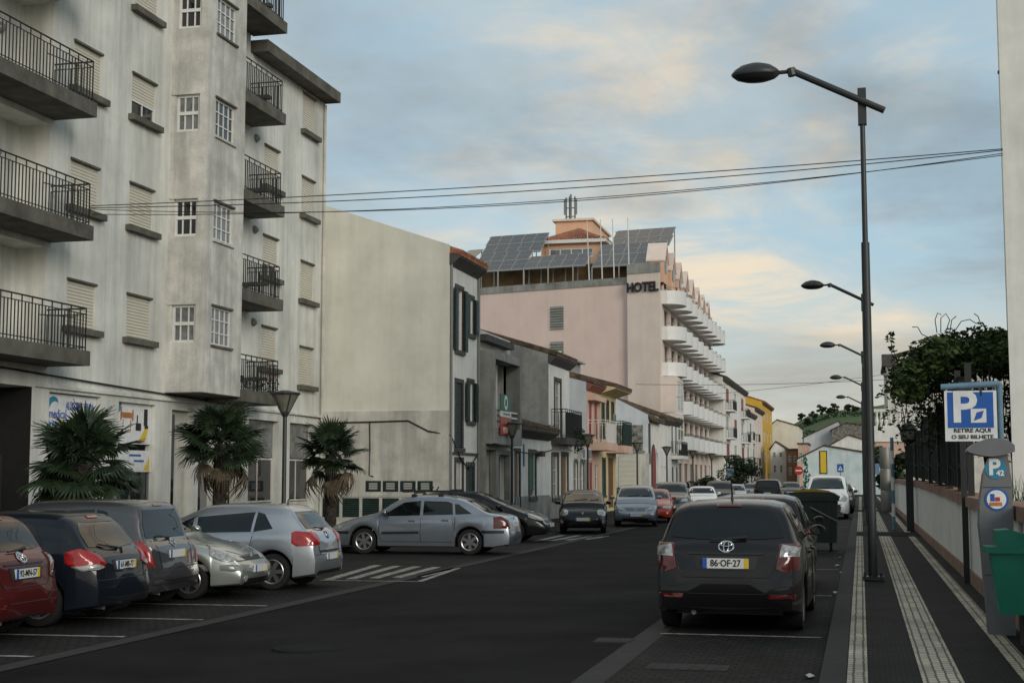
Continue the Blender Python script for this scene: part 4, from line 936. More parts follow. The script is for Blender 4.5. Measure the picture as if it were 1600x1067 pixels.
def vine():
    V=empty('climbing_vine',(XW+.2,33,0),0,'overgrown green climbing vine spilling over the fence','vine');V.location=(0,0,0)
    st=MB();lf=MB();rnd=random.Random(5)
    Yv=33.0
    def P(x,y,dy=0): q=YP(x,y,Yv+dy);return (q[0],Yv+dy,q[1])
    for k in range(9):
        x=XW+.25+rnd.uniform(-.1,1.6);y=Yv+rnd.uniform(-2,3);st.tube([(x,y,.1),(x+.05,y+.1,1.6),(x-.1,y,3.0),(x+rnd.uniform(-.3,.3),y,4.1)],[.05,.04,.035,.02],6)
    # main canopy, uneven along its top
    top=[(1420,568),(1440,552),(1460,535),(1480,528),(1505,530),(1530,522),(1555,520),(1580,528),(1600,530),(1630,535)]
    for x,y in top:
        for _ in range(11):
            dy=rnd.uniform(-2,2.5);c=P(x+rnd.uniform(-14,14),y+rnd.uniform(6,52),dy);leaves(lf,c,(rnd.uniform(.25,.5),rnd.uniform(.3,.6),rnd.uniform(.16,.34)),150,.07,rnd=rnd)
        for _ in range(3): leaves(lf,P(x+rnd.uniform(-10,10),y+rnd.uniform(-8,6),0),(.16,.2,.14),28,.055,rnd=rnd)
    # loose hanging strands lower down
    for _ in range(75):
        x=rnd.uniform(1398,1600);y0=rnd.uniform(575,610);L_=rnd.uniform(20,120);pts=[P(x+rnd.uniform(-6,6)*i/4,y0+L_*i/4,rnd.uniform(-.2,.2)) for i in range(5)]
        st.tube(pts,.008,4)
        for q in pts[1:]: leaves(lf,q,(.16,.2,.16),rnd.randint(4,13),.055,rnd=rnd)
    for x0,y0,pts in((1400,560,((1396,545),(1390,530),(1392,522))),(1405,575,((1396,560),(1392,548))),(1398,600,((1388,598),(1380,606),(1376,620))),(1392,640,((1382,650),(1378,668)))):
        pp=[P(x0+20,y0+6),P(x0,y0)]+[P(*q) for q in pts];st.tube(pp,.008,4)
        for q in pp[1:]: leaves(lf,q,(.1,.1,.1),9,.06,rnd=rnd)
    for pts in(((1464,520),(1461,500),(1465,489),(1471,492)),((1470,520),(1470,497),(1478,490),(1484,500),(1478,518)),((1484,520),(1487,500),(1494,494)),((1490,520),(1502,502),(1515,499),(1526,506)),((1452,528),(1440,522),(1434,511),(1425,511)),((1533,508),(1528,494),(1522,490))):
        st.tube([P(*q) for q in pts],.010,4)
    st.build('stem','bark',V);o=lf.build('foliage','leaf_vine',V);o['kind']='stuff'
vine()
# planting behind the near wall
mb=MB();rnd=random.Random(3)
for _ in range(420):
    x=rnd.uniform(XW+.3,XW+1.6);y=rnd.uniform(14,23.5);h=rnd.uniform(.25,.65);a=rnd.uniform(0,6.28);l=rnd.uniform(.1,.35)
    b=Vector((x,y,1.2));t=Vector((x+math.cos(a)*l,y+math.sin(a)*l,1.2+h));n=Vector((-math.sin(a),math.cos(a),0))*.012;mb.face([b-n,b+n,t])
tag(mb.build('ornamental_grass','leaf'),kind='stuff')
MB().box(XW+.22,XW+1.9,6,23.9,.06,1.2).build('planter_soil','bark',wl)
# tall pale building at the right edge
NB=empty('corner_building',(0,0,0),0,'tall plain pale grey building edge rising beside the garden wall','building')
Yn=30.0;xa=YP(1568,300,Yn)[0]
MB().prism([(xa,Yn,.05),(xa+10,Yn,.05),(xa*1.3+10,Yn+9,.05),(xa*1.29,Yn+9,.05)],(0,0,16)).build('wall','plaster_white',NB);MB().box(xa-.03,xa,Yn+.02,Yn+.12,10.0,10.05).build('bracket','iron',NB)
MB().prism([(xa,Yn-.1,16.05),(xa+10,Yn-.1,16.05),(xa*1.3+10,Yn+9.1,16.05),(xa*1.29,Yn+9.1,16.05)],(0,0,.4)).build('roof','cement',NB)
# ================================================================ STREET LAMPS
def tall_lamp():
    t=empty('street_lamp',(0,0,0),0);mb=MB()
    mb.tube([(0,0,.06),(0,0,5.6)],[.074,.068],14);mb.tube([(0,0,5.6),(0,0,7.62)],[.046,.042],12);mb.box(-.17,.17,-.17,.17,.06,.10)
    for a,b in((-.13,-.13),(.13,-.13),(.13,.13),(-.13,.13)): mb.tube([(a,b,.1),(a,b,.16)],.022,6)
    mb.build('pole','lamp_metal',t,smooth=.6)
    mb=MB();mb.box(-.07,.07,-.07,.07,7.6,8.22);mb.build('sleeve','lamp_metal',t)
    d=Vector((-.89,0,.46)).normalized()
    p0=Vector((.36,-.1,7.80));p1=p0+d*1.68
    mb=MB();mb.tube([p0,p1],.058,10);mb.tube([p1-Vector((0,0,.08)),p1+Vector((-.03,0,.05))],.075,8);mb.tube([p1,p1+Vector((-.3,0,-.01))],.035,8);mb.build('arm','lamp_metal',t,smooth=.6)
    h=MB();c=p1+Vector((-.62,0,-.02));n=18
    for k in range(5):pass
    rings=[(.40,.0,-.02),(.42,0,.02),(.37,0,.08),(.26,0,.155),(.10,0,.20),(0.001,0,.205)]
    m0=len(h.v)
    for r,_,z in rings:
        for i in range(n): a=2*math.pi*i/n;h.v.append((c.x+r*math.cos(a),c.y+r*.62*math.sin(a),c.z+z))
    for j in range(len(rings)-1):
        for i in range(n): i2=(i+1)%n;h.f.append((m0+j*n+i,m0+j*n+i2,m0+(j+1)*n+i2,m0+(j+1)*n+i));h.mi.append(0)
    hd=h.build('lamp_head','lamp_metal',t,smooth=1)
    g=MB();rings=[(.40,-.02),(.33,-.075),(.2,-.115),(.001,-.125)];m0=0
    for r,z in rings:
        for i in range(n): a=2*math.pi*i/n;g.v.append((c.x+r*math.cos(a),c.y+r*.62*math.sin(a),c.z+z))
    for j in range(len(rings)-1):
        for i in range(n): i2=(i+1)%n;g.f.append((j*n+i,j*n+i2,(j+1)*n+i2,(j+1)*n+i));g.mi.append(0)
    g.build('lamp_bowl','sign_green' if 0 else 'lamp_metal',hd,smooth=1)
    return t
L0=tall_lamp();gl='tall street lamps along the right pavement'
TL=[(0.16,24.2,'tall dark street lamp on the right pavement, next to the parking meter side'),(.22,52,'tall street lamp standing beyond the striped pole'),(.22,76,'tall street lamp standing beyond the steel column'),(.22,101,'far tall street lamp in the row past the balustraded balcony'),(.22,126,'farthest tall street lamp, near the mural building')]
for i,(x,y,lab) in enumerate(TL):
    o=L0 if i==0 else copy_tree(L0);o.location=(x,y,.06);tag(o,lab,'street lamp',gl)
def cone_lamp():
    t=empty('lantern_post');mb=MB();mb.tube([(0,0,.05),(0,0,.9)],[.085,.08],10);mb.tube([(0,0,.9),(0,0,3.3)],[.055,.05],10);mb.build('pole','lamp_metal',t,smooth=.6)
    mb=MB();mb.lathe([(.06,3.28),(.09,3.34),(.10,3.40)],10);mb.lathe([(.36,3.80),(.37,3.84),(.10,3.90),(.001,3.91)],10);
    for k in range(4):
        a=math.pi/4+k*math.pi/2;mb.tube([(.09*math.cos(a),.09*math.sin(a),3.36),(.34*math.cos(a),.34*math.sin(a),3.82)],.014,5)
    mb.build('lantern_frame','lamp_metal',t);MB().lathe([(.085,3.37),(.32,3.80)],10).build('lantern_glass','lamp_glass',t,smooth=1)
    return t
L1=cone_lamp();gl='cone lantern posts along the left pavement'
CL=[(-13.15,31.3,'cone lantern post in front of the apartment block between two palms'),(-12.45,51.0,'cone lantern post in front of the box balcony house'),(-12.45,66,'cone lantern post by the low shop'),(-12.45,81.3,'cone lantern post by the empty lot with the hedge'),(-12.45,94.2,'cone lantern post beside the arched red doorway'),(-12.3,108,'cone lantern post at the near corner of the hotel'),(-12.3,122,'cone lantern post in front of the hotel balconies'),(-12.3,136,'cone lantern post near the far end of the hotel'),(-12.3,152,'cone lantern post below the chimneyed white house'),(-12.3,168,'farthest cone lantern post along the far terrace')]
for i,(x,y,lab) in enumerate(CL):
    o=L1 if i==0 else copy_tree(L1);o.location=(x,y,-.1);tag(o,lab,'street lamp',gl)
# ================================================================ OVERHEAD WIRES
xa=YP(1567,235,Yn)[0]
for i,(yl_,yr_,z) in enumerate(((317,233,0),(320,235,0),(330,243,.1),(322,240,.05))):
    pl_=XP(140,yl_+5,XA+.1);cable_run('overhead_wire',sag((XA+.1,pl_[0],pl_[1]),(YP(1567,yr_,Yn-.1)[0],Yn-.1,YP(1567,yr_,Yn-.1)[1]),.12+.12*i,24),.011 if i<2 else .009,'thin dark overhead wire strung from the apartment block to the pale corner building',cat='wire',group='wires strung across the street')
for i,(a,b) in enumerate((((-13.0,84.5,7.3),(2.0,88,7.6)),((-13.0,104,7.6),(2.0,108,9.3)))):
    cable_run('overhead_wire',sag(a,b,.15),.014,['thin wire crossing the street before the arched doorway house','thin wire crossing the street from the white house beside the hotel'][i],cat='wire')
# ================================================================ PALMS
def frond_mesh(name,m_,n=24,droop=.35,seed=1,spread=118,L_=.66,PL=.62):
    r=random.Random(seed);mb=MB();mb.tube([(0,0,0),(.3,0,.03),(PL,0,0)],[.016,.012,.010],4)
    for i in range(n):
        a=R(-spread+2*spread*i/(n-1));l=L_*r.uniform(.85,1.05)*(1-.18*abs(a)/2);w=.031
        d=Vector((math.cos(a),math.sin(a),0));s=Vector((-d.y,d.x,0));o=Vector((PL-.02,0,0))
        p=[o,o+d*l*.4+Vector((0,0,.03)),o+d*l*.75+Vector((0,0,-droop*.22)),o+d*l+Vector((r.uniform(-.03,.03),r.uniform(-.03,.03),-droop*r.uniform(.5,1.1)))]
        for k,(q0,q1) in enumerate(zip(p,p[1:])):
            w0=(.008,w,w*.8)[k];w1=(w,w*.8,.003)[k]
            mb.face([q0-s*w0,q1-s*w1,q1+Vector((0,0,-.012)),q0+Vector((0,0,-.012))]);mb.face([q0+s*w0,q1+s*w1,q1+Vector((0,0,-.012)),q0+Vector((0,0,-.012))])
    return mb.mesh(name,m_)
FG=[frond_mesh('frond','palm_leaf',30,.10,1,125),frond_mesh('frond','palm_leaf',28,.22,2,118),frond_mesh('frond','palm_leaf',26,.16,3,110,.6,.7)]
FD=[frond_mesh('dry_frond','palm_dry',16,.5,4,80,.5),frond_mesh('dry_frond','palm_dry',14,.6,5,70,.46)]
PT=MB();PT.tube([(0,0,0),(.02,0,.8),(0,.02,1.6),(0,0,2.35)],[.16,.15,.16,.15],12)
rp=random.Random(9)
for i in range(170):
    z=.1+2.2*i/170;a=i*2.4;d=Vector((math.cos(a),math.sin(a),0));s=Vector((-d.y,d.x,0))*.05;b=d*.13+Vector((0,0,z));PT.face([b-s,b+s,b+d*rp.uniform(.06,.12)+Vector((0,0,rp.uniform(.08,.14)))])
PTm=PT.mesh('trunk','bark')
for k,(x,y,hh,lab) in enumerate(((-13.75,23.4,2.08,'fan palm with dry brown skirt in front of the medical rental shop sign'),(-13.75,29.15,2.58,'full fan palm standing below the apartment bay'),(-13.75,35.9,2.45,'fan palm nearest the blank cream side wall'))):
    t=empty('fan_palm',(x,y,-.08),rp.uniform(0,6),lab,'palm tree','fan palms in front of the apartment block')
    tr=link('trunk',PTm,t);tr.scale=(1,1,hh/2.35)
    r=random.Random(20+k)
    for i in range(36):
        el=R(78-(108 if k==0 else 98)*(i/36)**1.0+r.uniform(-10,10));az=i*2.399+r.uniform(-.2,.2)
        o=link('frond',FG[i%3],t,(0,0,hh-.02-.15*(i/36)));o.rotation_euler=(r.uniform(-.6,.6),-el,az);sc=r.uniform(.78,1.05)*(.95 if k==0 else .93 if k<2 else .84);o.scale=(sc,sc,sc)
    for i in range((14,5,6)[k]):
        el=R(-28-42*r.random());az=i*2.399+1;o=link('dry_frond',FD[i%2],t,(0,0,hh-.2));o.rotation_euler=(r.uniform(-.4,.4),-el,az);sc=r.uniform(.8,1.1);o.scale=(sc,sc,sc)
# street trees and shrubs by the hotel
tree('street_tree','rounded dark clipped street tree in front of the far terrace','tree',(-10.4,126,-.17),3.9,2.2,16,.11,n=260,stem=.12)
tree('street_shrub','bushy dark shrub at the foot of the hotel','shrub',(-12.0,112,-.17),2.0,1.5,10,.10,n=200,stem=.08)
tree('street_shrub','low dark shrub further along the hotel front','shrub',(-12.0,118,-.17),1.7,1.5,9,.10,n=180,stem=.08)
# ================================================================ SIGNS, METER, BINS
PMt=empty('parking_meter',(0,0,0),0,'grey parking ticket machine with round blue stickers on the pavement','parking meter')
x,y=1.40,16.35
def lathe_box(mb,prof,yc,d):       # profile in (x,z), extruded in y
    mb.prism([(a,yc-d/2,b) for a,b in prof],(0,d,0))
mb=MB();w=.19
lathe_box(mb,[(x-.10,.09),(x+.17,.09),(x+.17,.9),(x+.18,1.25),(x+.18,1.7),(x+.14,2.05),(x-.01,2.05),(x-.11,1.80),(x-.155,1.5),(x-.17,1.25),(x-.15,1.0)],y,.28);bd=mb.build('body','meter_grey',PMt)
mb=MB();n=12;mb.prism([(x-.27+.48*i/n,y-.24,2.04-.05*math.sin(math.pi*i/n)) for i in range(n+1)]+[(x+.21-.48*i/n,y-.24,2.06+.10*math.sin(math.pi*i/n)**.7+.05*(1-i/n)) for i in range(n+1)],(0,.48,0));mb.build('hood','meter_grey',PMt)
fm=flank(y-.14)
for zc,r_,m_ in((1.86,.112,'sign_teal'),(1.53,.122,'sign_blue')):
    o=MB().lathe([(0,-.006),(r_,-.006),(r_,.004)],24,'y',o=(x+.015,y-.142,zc)).build('sticker',m_,PMt)
    if m_=='sign_blue':
        MB().lathe([(0,-.010),(.10,-.010),(.10,-.004)],24,'y',o=(x+.015,y-.142,zc)).build('sticker_face','text_white',o)
        MB().box(x-.05,x-.005,y-.156,y-.152,zc-.02,zc+.06).build('sticker_figure','plate_blue',o);MB().box(x-.06,x+.07,y-.156,y-.1525,zc-.07,zc-.03).build('sticker_figure','sign_orange',o);MB().box(x+.0,x+.05,y-.156,y-.1522,zc-.02,zc+.025).build('sticker_figure','sign_red',o)
    else: text('P',.24,'text_white',o,mtx=face_my(x+.0,y-.15,zc+.01),bold=.008);text('42',.08,'text_white',o,mtx=face_my(x+.06,y-.151,zc-.05),bold=.003)
for z in(1.655,1.0,.72): MB().box(x-.13,x+.17,y-.1425,y-.139,z,z+.008).build('panel_seam','text_black',PMt)
PS=empty('parking_sign',(0,0,0),0,'blue and white P sign reading RETIRE AQUI on a light blue tube frame','sign')
ysn=16.15;a,z1=YP(1475,611,ysn);b,z0=YP(1559,689,ysn);fs=flank(ysn);tl=.03
def rotx(o): return o
panel(PS,fs,a,b,z0,z1,0,.012,'sign_white','board');panel(PS,fs,a+.03,b-.035,z0+.145,z1-.015,.012,.016,'sign_blue','blue_field')
text('P',.47,'sign_white',PS,mtx=face_my(a+.20,ysn-.018,z0+.355),bold=.012,sx=1.1)
panel(PS,fs,b-.27,b-.11,z0+.2,z0+.35,.016,.019,'sign_white','ticket_symbol');MB().prism([fs(b-.24,z0+.22,.0195),fs(b-.16,z0+.25,.0195),fs(b-.135,z0+.33,.0195),fs(b-.21,z0+.31,.0195)],(0,-.002,0)).build('ticket_mark','plate_blue',PS)
text('RETIRE AQUI',.058,'text_black',PS,mtx=face_my((a+b)/2+.01,ysn-.014,z0+.115),ext=.002,bold=.002,sx=1.15);text('O SEU BILHETE',.058,'text_black',PS,mtx=face_my((a+b)/2+.01,ysn-.014,z0+.045),ext=.002,bold=.002,sx=1.12)
mb=MB();mb.tube([(a-.03,ysn+.04,z1+.045),(b+.04,ysn+.04,z1+.075)],.035,10);mb.tube([(b+.035,ysn+.04,z1+.08),(b+.075,16.62,.1)],.034,10);mb.build('tube_frame','tube_blue',PS,smooth=.8)
for u in(a+.14,b-.16): MB().box(u-.01,u+.012,ysn-.02,ysn+.03,z1-.06,z1+.03).build('clip','iron',PS)
LB=empty('litter_bin',(0,0,0),0,'green plastic litter bin with lid hung beside the parking meter','litter bin')
yb=15.0;x0,zt=YP(1543,862,yb);x1=x0+.44;zb=YP(1570,958,yb)[1]
mb=MB();mb.prism([(x0+.02,yb-.17,zt),(x1,yb-.17,zt),(x1-.03,yb-.14,zb),(x0+.09,yb-.14,zb)],(0,.36,0));mb.build('body','bin_green',LB)
mb=MB();mb.box(x0-.03,x1+.03,yb-.21,yb+.23,zt-.002,zt+.06);mb.prism([(x0+.07,yb-.18,zt+.06),(x1,yb-.18,zt+.06),(x1,yb-.18,zt+.15),(x0+.2,yb-.18,zt+.23),(x0+.07,yb-.18,zt+.22)],(0,.38,0));mb.build('lid','bin_green',LB)
MB().tube([(x1-.1,yb+.26,.08),(x1-.1,yb+.26,zt+.1)],.035,8).build('post','lamp_metal',LB)
# wheeled waste container
DW=empty('waste_container',(-1.16,35.6,0),0,'dark wheeled waste container with yellow edged lid at the roadside','waste container')
mb=MB();mb.prism([(-.66,-.5,.2),(.66,-.5,.2),(.72,-.55,1.25),(-.72,-.55,1.25)],(0,1.05,0));mb.box(-.76,.76,-.6,.56,1.2,1.27)
for k in range(5): mb.box(-.55+k*.25,-.50+k*.25,-.56,-.5,.35,1.15)
mb.build('body','dumpster',DW);DW.scale=(.84,.9,1)
mb=MB();n=10;mb.prism([(-.78,-.62,1.27)]+[(-.78+1.56*i/n,-.62,1.30+.17*math.sin(math.pi*i/n)**.6) for i in range(n+1)]+[(.78,-.62,1.27)],(0,1.2,0));ld=mb.build('lid','dumpster',DW,smooth=.7)
mb=MB();mb.prism([(-.5+1.0*i/n,-.63,1.44+.045*math.sin(math.pi*i/n)) for i in range(n+1)]+[(.5-1.0*i/n,-.63,1.40+.02*math.sin(math.pi*i/n)) for i in range(n+1)],(0,.3,0));mb.build('lid_trim','dumpster_yellow',ld)
MB().tube([(-.05,-.6,1.05),(.7,-.62,.72)],.022,6).build('lift_bar','steel',DW)
for sx in(-.5,.5):
    for sy in(-.38,.38): MB().lathe([(0,-.03),(.09,-.03),(.1,0),(.09,.03),(0,.03)],12,'x',o=(sx,sy,.1)).build('wheel','rubber',DW)
# small traffic signs at the street end
s_=empty('no_entry_sign',(0,0,0),0,'round red no entry sign on a post at the street end','sign');X,z=YP(1248,735,140)
MB().tube([(X,140,0),(X,140,z)],.035,6).build('post','steel',s_);d=MB().lathe([(0,-.05),(.42,-.05),(.42,-.03),(0,-.03)],20,'y',o=(X,140,z)).build('disc','sign_red',s_);MB().box(X-.28,X+.28,139.93,139.95,z-.06,z+.06).build('bar','text_white',d)
s_=empty('crossing_sign',(0,0,0),0,'square blue pedestrian crossing sign before the mural building','sign');X,z=YP(1313,731,130)
MB().tube([(X,130,0),(X,130,z)],.035,6).build('post','steel',s_);d=MB().box(X-.28,X+.28,129.94,129.96,z-.36,z+.36).build('board','sign_blue',s_);MB().prism([(X-.2,129.93,z-.2),(X+.2,129.93,z-.2),(X,129.93,z+.2)],(0,.005,0)).build('triangle','text_white',d);MB().box(X-.03,X+.03,129.922,129.928,z-.16,z+.04).build('figure','text_black',d)
s_=empty('street_sign',(0,0,0),0,'small pale blue sign plate on a post before the hotel','sign');X,z=YP(1141,738,125);MB().tube([(X,125,0),(X,125,z)],.03,6).build('post','steel',s_);MB().box(X-.3,X+.3,124.94,124.97,z-.4,z+.35).build('board','tube_blue',s_)
# ================================================================ VEHICLES
def lerp_pts(P,x):
    if x<=P[0][0]: return P[0][1]
    for i in range(len(P)-1):
        (a,za),(b,zb)=P[i],P[i+1]
        if x<=b:
            t=(x-a)/(b-a+1e-9)
            # smooth (monotone-ish cubic) interpolation
            m0=(zb-za)/(b-a+1e-9) if i==0 else .5*((zb-za)/(b-a+1e-9)+(za-P[i-1][1])/(a-P[i-1][0]+1e-9))
            m1=(zb-za)/(b-a+1e-9) if i+2>=len(P) else .5*((zb-za)/(b-a+1e-9)+(P[i+2][1]-zb)/(P[i+2][0]-b+1e-9))
            d=(zb-za)/(b-a+1e-9)
            for_=lambda m:0 if m*d<=0 else (min(abs(m),3*abs(d))*(1 if d>0 else -1))
            m0,m1=for_(m0)*(b-a),for_(m1)*(b-a)
            return (2*t**3-3*t*t+1)*za+(t**3-2*t*t+t)*m0+(-2*t**3+3*t*t)*zb+(t**3-t*t)*m1
    return P[-1][1]
WM={}
def wheel_meshes(r,w,style):
    k=(round(r,3),round(w,3),style)
    if k in WM: return WM[k]
    t=MB();t.lathe([(r*.66,-w*.42),(r*.80,-w*.5),(r*.95,-w*.46),(r,-w*.3),(r,w*.3),(r*.95,w*.46),(r*.80,w*.5),(r*.66,w*.42)],32,'y')
    m=MB();m.k=1;m.lathe([(0,w*.18),(r*.66,w*.18)],24,'y');m.k=0
    m.lathe([(r*.69,w*.44),(r*.66,w*.47),(r*.60,w*.42),(r*.60,w*.2)],28,'y')
    m.lathe([(0,w*.40),(r*.13,w*.40),(r*.16,w*.34),(r*.16,w*.2)],16,'y')
    n={'5':5,'6':6,'7':7,'cap':9}[style];hw=.10 if n<7 else .06
    if style=='cap': hw=.075
    for i in range(n):
        a=2*math.pi*i/n;d=Vector((math.cos(a),0,math.sin(a)));s=Vector((-d.z,0,d.x))
        p=[d*r*.12-s*r*hw,d*r*.62-s*r*hw*1.15,d*r*.62+s*r*hw*1.15,d*r*.12+s*r*hw]
        m.prism([q+Vector((0,w*.30,0)) for q in p],(0,w*.11,0))
    WM[k]=(t.mesh('wheel','rubber',.7),m.mesh('rim',['alloy_dark' if style=='cap' else 'alloy','black_plastic'],.6));return WM[k]
def car(name,label,cat,S,pos,heading,paintm,plate=None,group=None,detail=2,zg=0.0):
    """S: spec of the model (rear bumper at x=0, nose at x=L). pos: rear-axle centre on the ground."""
    L,W,Hh=S['L'],S['W'],S['H'];top,belt=S['top'],S['belt'];r=S.get('r',.305);wb=S['wb'];ra=S['ra'];fa=ra+wb
    root=empty(name,(pos[0]-math.cos(heading)*ra,pos[1]-math.sin(heading)*ra,zg+.006),heading,label,cat,group)
    hw=W/2;AR=r+.055
    nst=96 if detail>1 else 60
    xs=sorted({*[L*i/nst for i in range(nst+1)],*[.012,.03,.06,L-.06,L-.03,L-.012],*[q for a in(ra,fa) for q in(a-AR,a-AR+.012,a+AR-.012,a+AR)]})
    er,ef=S.get('er',.13),S.get('ef',.17)
    def plan(x):
        q=1
        t=min(1,x/.62);q=min(q,1-er*(1-t)**2.3)
        t=min(1,(L-x)/.85);q=min(q,1-ef*(1-t)**2.2)
        return q
    zmid=lerp_pts(belt,L*.5)
    def section(x):
        zt=lerp_pts(top,x);zb=lerp_pts(belt,x);w=hw*plan(x);g=max(0,min(1,(zt-zb)/(Hh-zmid)))
        zs=min(zb,zt-.075);zl=S.get('clear',.2)
        if x<.35: zl+=.06*(1-x/.35)
        if x>L-.4: zl+=.03*(1-(L-x)/.4)
        arch=0
        for a in(ra,fa):
            if abs(x-a)<AR: zl=max(zl,r+math.sqrt(AR*AR-(x-a)**2));arch=1
        fl=S.get('flare',.012)*max(0,1-min(abs(x-ra),abs(x-fa))/(AR*1.5))
        yr=w*(.945-S.get('tumble',.19)*g)-.015;zr=zt-(.03+.045*g)
        sh=(w-.05,zs+.012)
        P=[(w-.05,zl),(w-.008+fl,zl+.025),(w+.004+fl,zl+.40*(zs-zl)),(w,zl+.74*(zs-zl)),(w-.014,zs-.035),sh]
        P+=[(sh[0]+(yr-sh[0])*.33+.012*g,sh[1]+(zr-sh[1])*.33),(sh[0]+(yr-sh[0])*.7+.014*g,sh[1]+(zr-sh[1])*.7),(yr,zr),(yr-.05,zt-.022-.012*g),(yr*.72,zt-.004),(yr*.36,zt+.008),(0,zt+.012)]
        return P
    kr=S.get('kr',[(.2,.03),(.34,.085),(.52,.09),(.62,.05),(.75,.03),(1.0,0)]);kf=S.get('kf',[(.18,.04),(.32,.10),(.50,.10),(.62,.06),(.8,.0)])
    def warp(x,y,z):
        if x<.55: x-=lerp_pts(kr,z)*(1-x/.55)**1.3*(1-.25*(y/hw)**2)
        if x>L-.6: x+=lerp_pts(kf,z)*(1-(L-x)/.6)**1.3*(1-.3*(y/hw)**2)
        return (x,y,z)
    mb=MB();secs=[section(x) for x in xs];n=len(secs[0])
    ring=[]
    for x,P in zip(xs,secs):
        full=[(x,-y,z) for y,z in P]+[(x,y,z) for y,z in reversed(P[:-1])];ring.append(len(mb.v));mb.v+=[warp(*p) for p in full]
    m=2*n-1
    for i in range(len(xs)-1):
        for j in range(m-1): mb.f.append((ring[i]+j,ring[i]+j+1,ring[i+1]+j+1,ring[i+1]+j));mb.mi.append(0)
    for end,s_ in((0,-1),(len(xs)-1,1)):       # rounded end caps
        P=[(y,z) for y,z in secs[end]];full=[(-y,z) for y,z in P]+[(y,z) for y,z in reversed(P[:-1])]
        zc=sum(z for _,z in full)/len(full);prev=ring[end]
        for t,b in((.8,.018),(.5,.038),(.15,.048)):
            s0=len(mb.v)
            for y,z in full: mb.v.append(warp(xs[end]+s_*b,y*t,zc+(z-zc)*t))
            for j in range(m-1): mb.f.append((prev+j,prev+j+1,s0+j+1,s0+j));mb.mi.append(0)
            mb.f.append((prev+m-1,prev,s0,s0+m-1));mb.mi.append(0);prev=s0
        mb.f.append(tuple(range(prev,prev+m)));mb.mi.append(0)
    bme=mb.mesh('body','paint_'+paintm,.75);link('body',bme,root)
    bvh=BVHTree.FromPolygons(mb.v,mb.f)
    # ---- pieces laid on the body: polygons seen from one side, cast on to the skin
    def cast(o,d):
        h=bvh.ray_cast(Vector(o),Vector(d))
        return h
    def skin(name,poly,view,m_,off=.006,par=None,rings=(0,.35,.7,1),wrap=False):
        """view 's+'/'s-': poly in (x,z); 'r'/'f': poly in (y,z); 't': (x,y)"""
        d={'s+':(0,-1,0),'s-':(0,1,0),'r':(1,0,0),'f':(-1,0,0),'t':(0,0,-1)}[view];D=Vector(d)
        def org(a,b):
            return {'s+':(a,3,b),'s-':(a,-3,b),'r':(-3,a,b),'f':(L+3,a,b),'t':(a,b,4)}[view]
        # densify outline
        out=[]
        for i,p in enumerate(poly):
            q=poly[(i+1)%len(poly)];k=max(1,int(math.hypot(q[0]-p[0],q[1]-p[1])/(.045 if wrap else .10)))
            out+=[(p[0]+(q[0]-p[0])*t/k,p[1]+(q[1]-p[1])*t/k) for t in range(k)]
        ca,cb=sum(p[0] for p in out)/len(out),sum(p[1] for p in out)/len(out)
        mb=MB();rows=[]
        last=None
        for t in rings:
            row=[]
            for a,b in out:
                qa,qb=ca+(a-ca)*t,cb+(b-cb)*t
                if wrap and abs(qa)>.72*hw:      # wrap round the corner
                    th=R(74)*min(1,(abs(qa)/hw-.72)/.28);sg=1 if qa>0 else -1
                    px_=.40 if view=='r' else L-.50;bk=-1 if view=='r' else 1
                    dv=Vector((bk*math.cos(th),sg*math.sin(th),0));D=-dv
                    h=cast(Vector((px_,sg*.72*hw,qb))+dv*3,D)
                else:
                    D=Vector(d);h=cast(org(qa,qb),d)
                if h[0] is None: p=last
                else: p=h[0]-D*off if abs(h[1].dot(D))<.25 else h[0]+(h[1] if h[1].dot(D)<0 else -h[1])*off
                last=p;row.append(p)
                if t==0: row=[p]*len(out);break
            rows.append(row)
        if any(p is None for rw in rows for p in rw): return None
        k=len(out);mb.v=[tuple(p) for rw in rows for p in rw]
        for i in range(len(rows)-1):
            for j in range(k): j2=(j+1)%k;mb.f.append((i*k+j,i*k+j2,(i+1)*k+j2,(i+1)*k+j));mb.mi.append(0)
        # rim going back into the body so the piece has thickness
        b0=len(mb.v);D=Vector(d);mb.v+=[tuple(Vector(p)+D*(off+.012)) for p in rows[-1]]
        for j in range(k): j2=(j+1)%k;mb.f.append(((len(rows)-1)*k+j,(len(rows)-1)*k+j2,b0+j2,b0+j));mb.mi.append(0)
        return mb.build(name,m_,par or root,smooth=.9)
    def both(name,poly,m_,off=.006):
        for v in('s+','s-'): skin(name,poly,v,m_,off)
    def mirror(name,poly,view,m_,off=.008,par=None):
        RG=(0,.15,.3,.45,.6,.75,.88,1);a=skin(name,poly,view,m_,off,par,RG,True);b=skin(name,[(-y,z) for y,z in poly][::-1],view,m_,off,par,RG,True);return a,b
    def seam(pts,view='s',w=.011,m_='black_plastic',off=.003):
        for v in(('s+','s-') if view=='s' else (view,)):
            o=MB()
            dd={'s+':(0,-1,0),'s-':(0,1,0),'r':(1,0,0),'f':(-1,0,0)}[v];P=[]
            for (a,b),(c,e) in zip(pts,pts[1:]):
                k=max(1,int(math.hypot(c-a,e-b)/.07))
                for t in range(k): P.append((a+(c-a)*t/k,b+(e-b)*t/k))
            P.append(pts[-1]);Q=[]
            for a,b in P:
                h=cast({'s+':(a,3,b),'s-':(a,-3,b),'r':(-3,a,b),'f':(L+3,a,b)}[v],dd)
                if h[0] is not None: Q.append(h[0]-Vector(dd)*off)
            if len(Q)>1: o.tube(Q,w/2,4);o.build('seam',m_,root)
    for poly in S['side']: both('side_window',poly,'car_glass')
    for poly in S.get('trim',()): both('side_trim',poly,'black_plastic',.016)
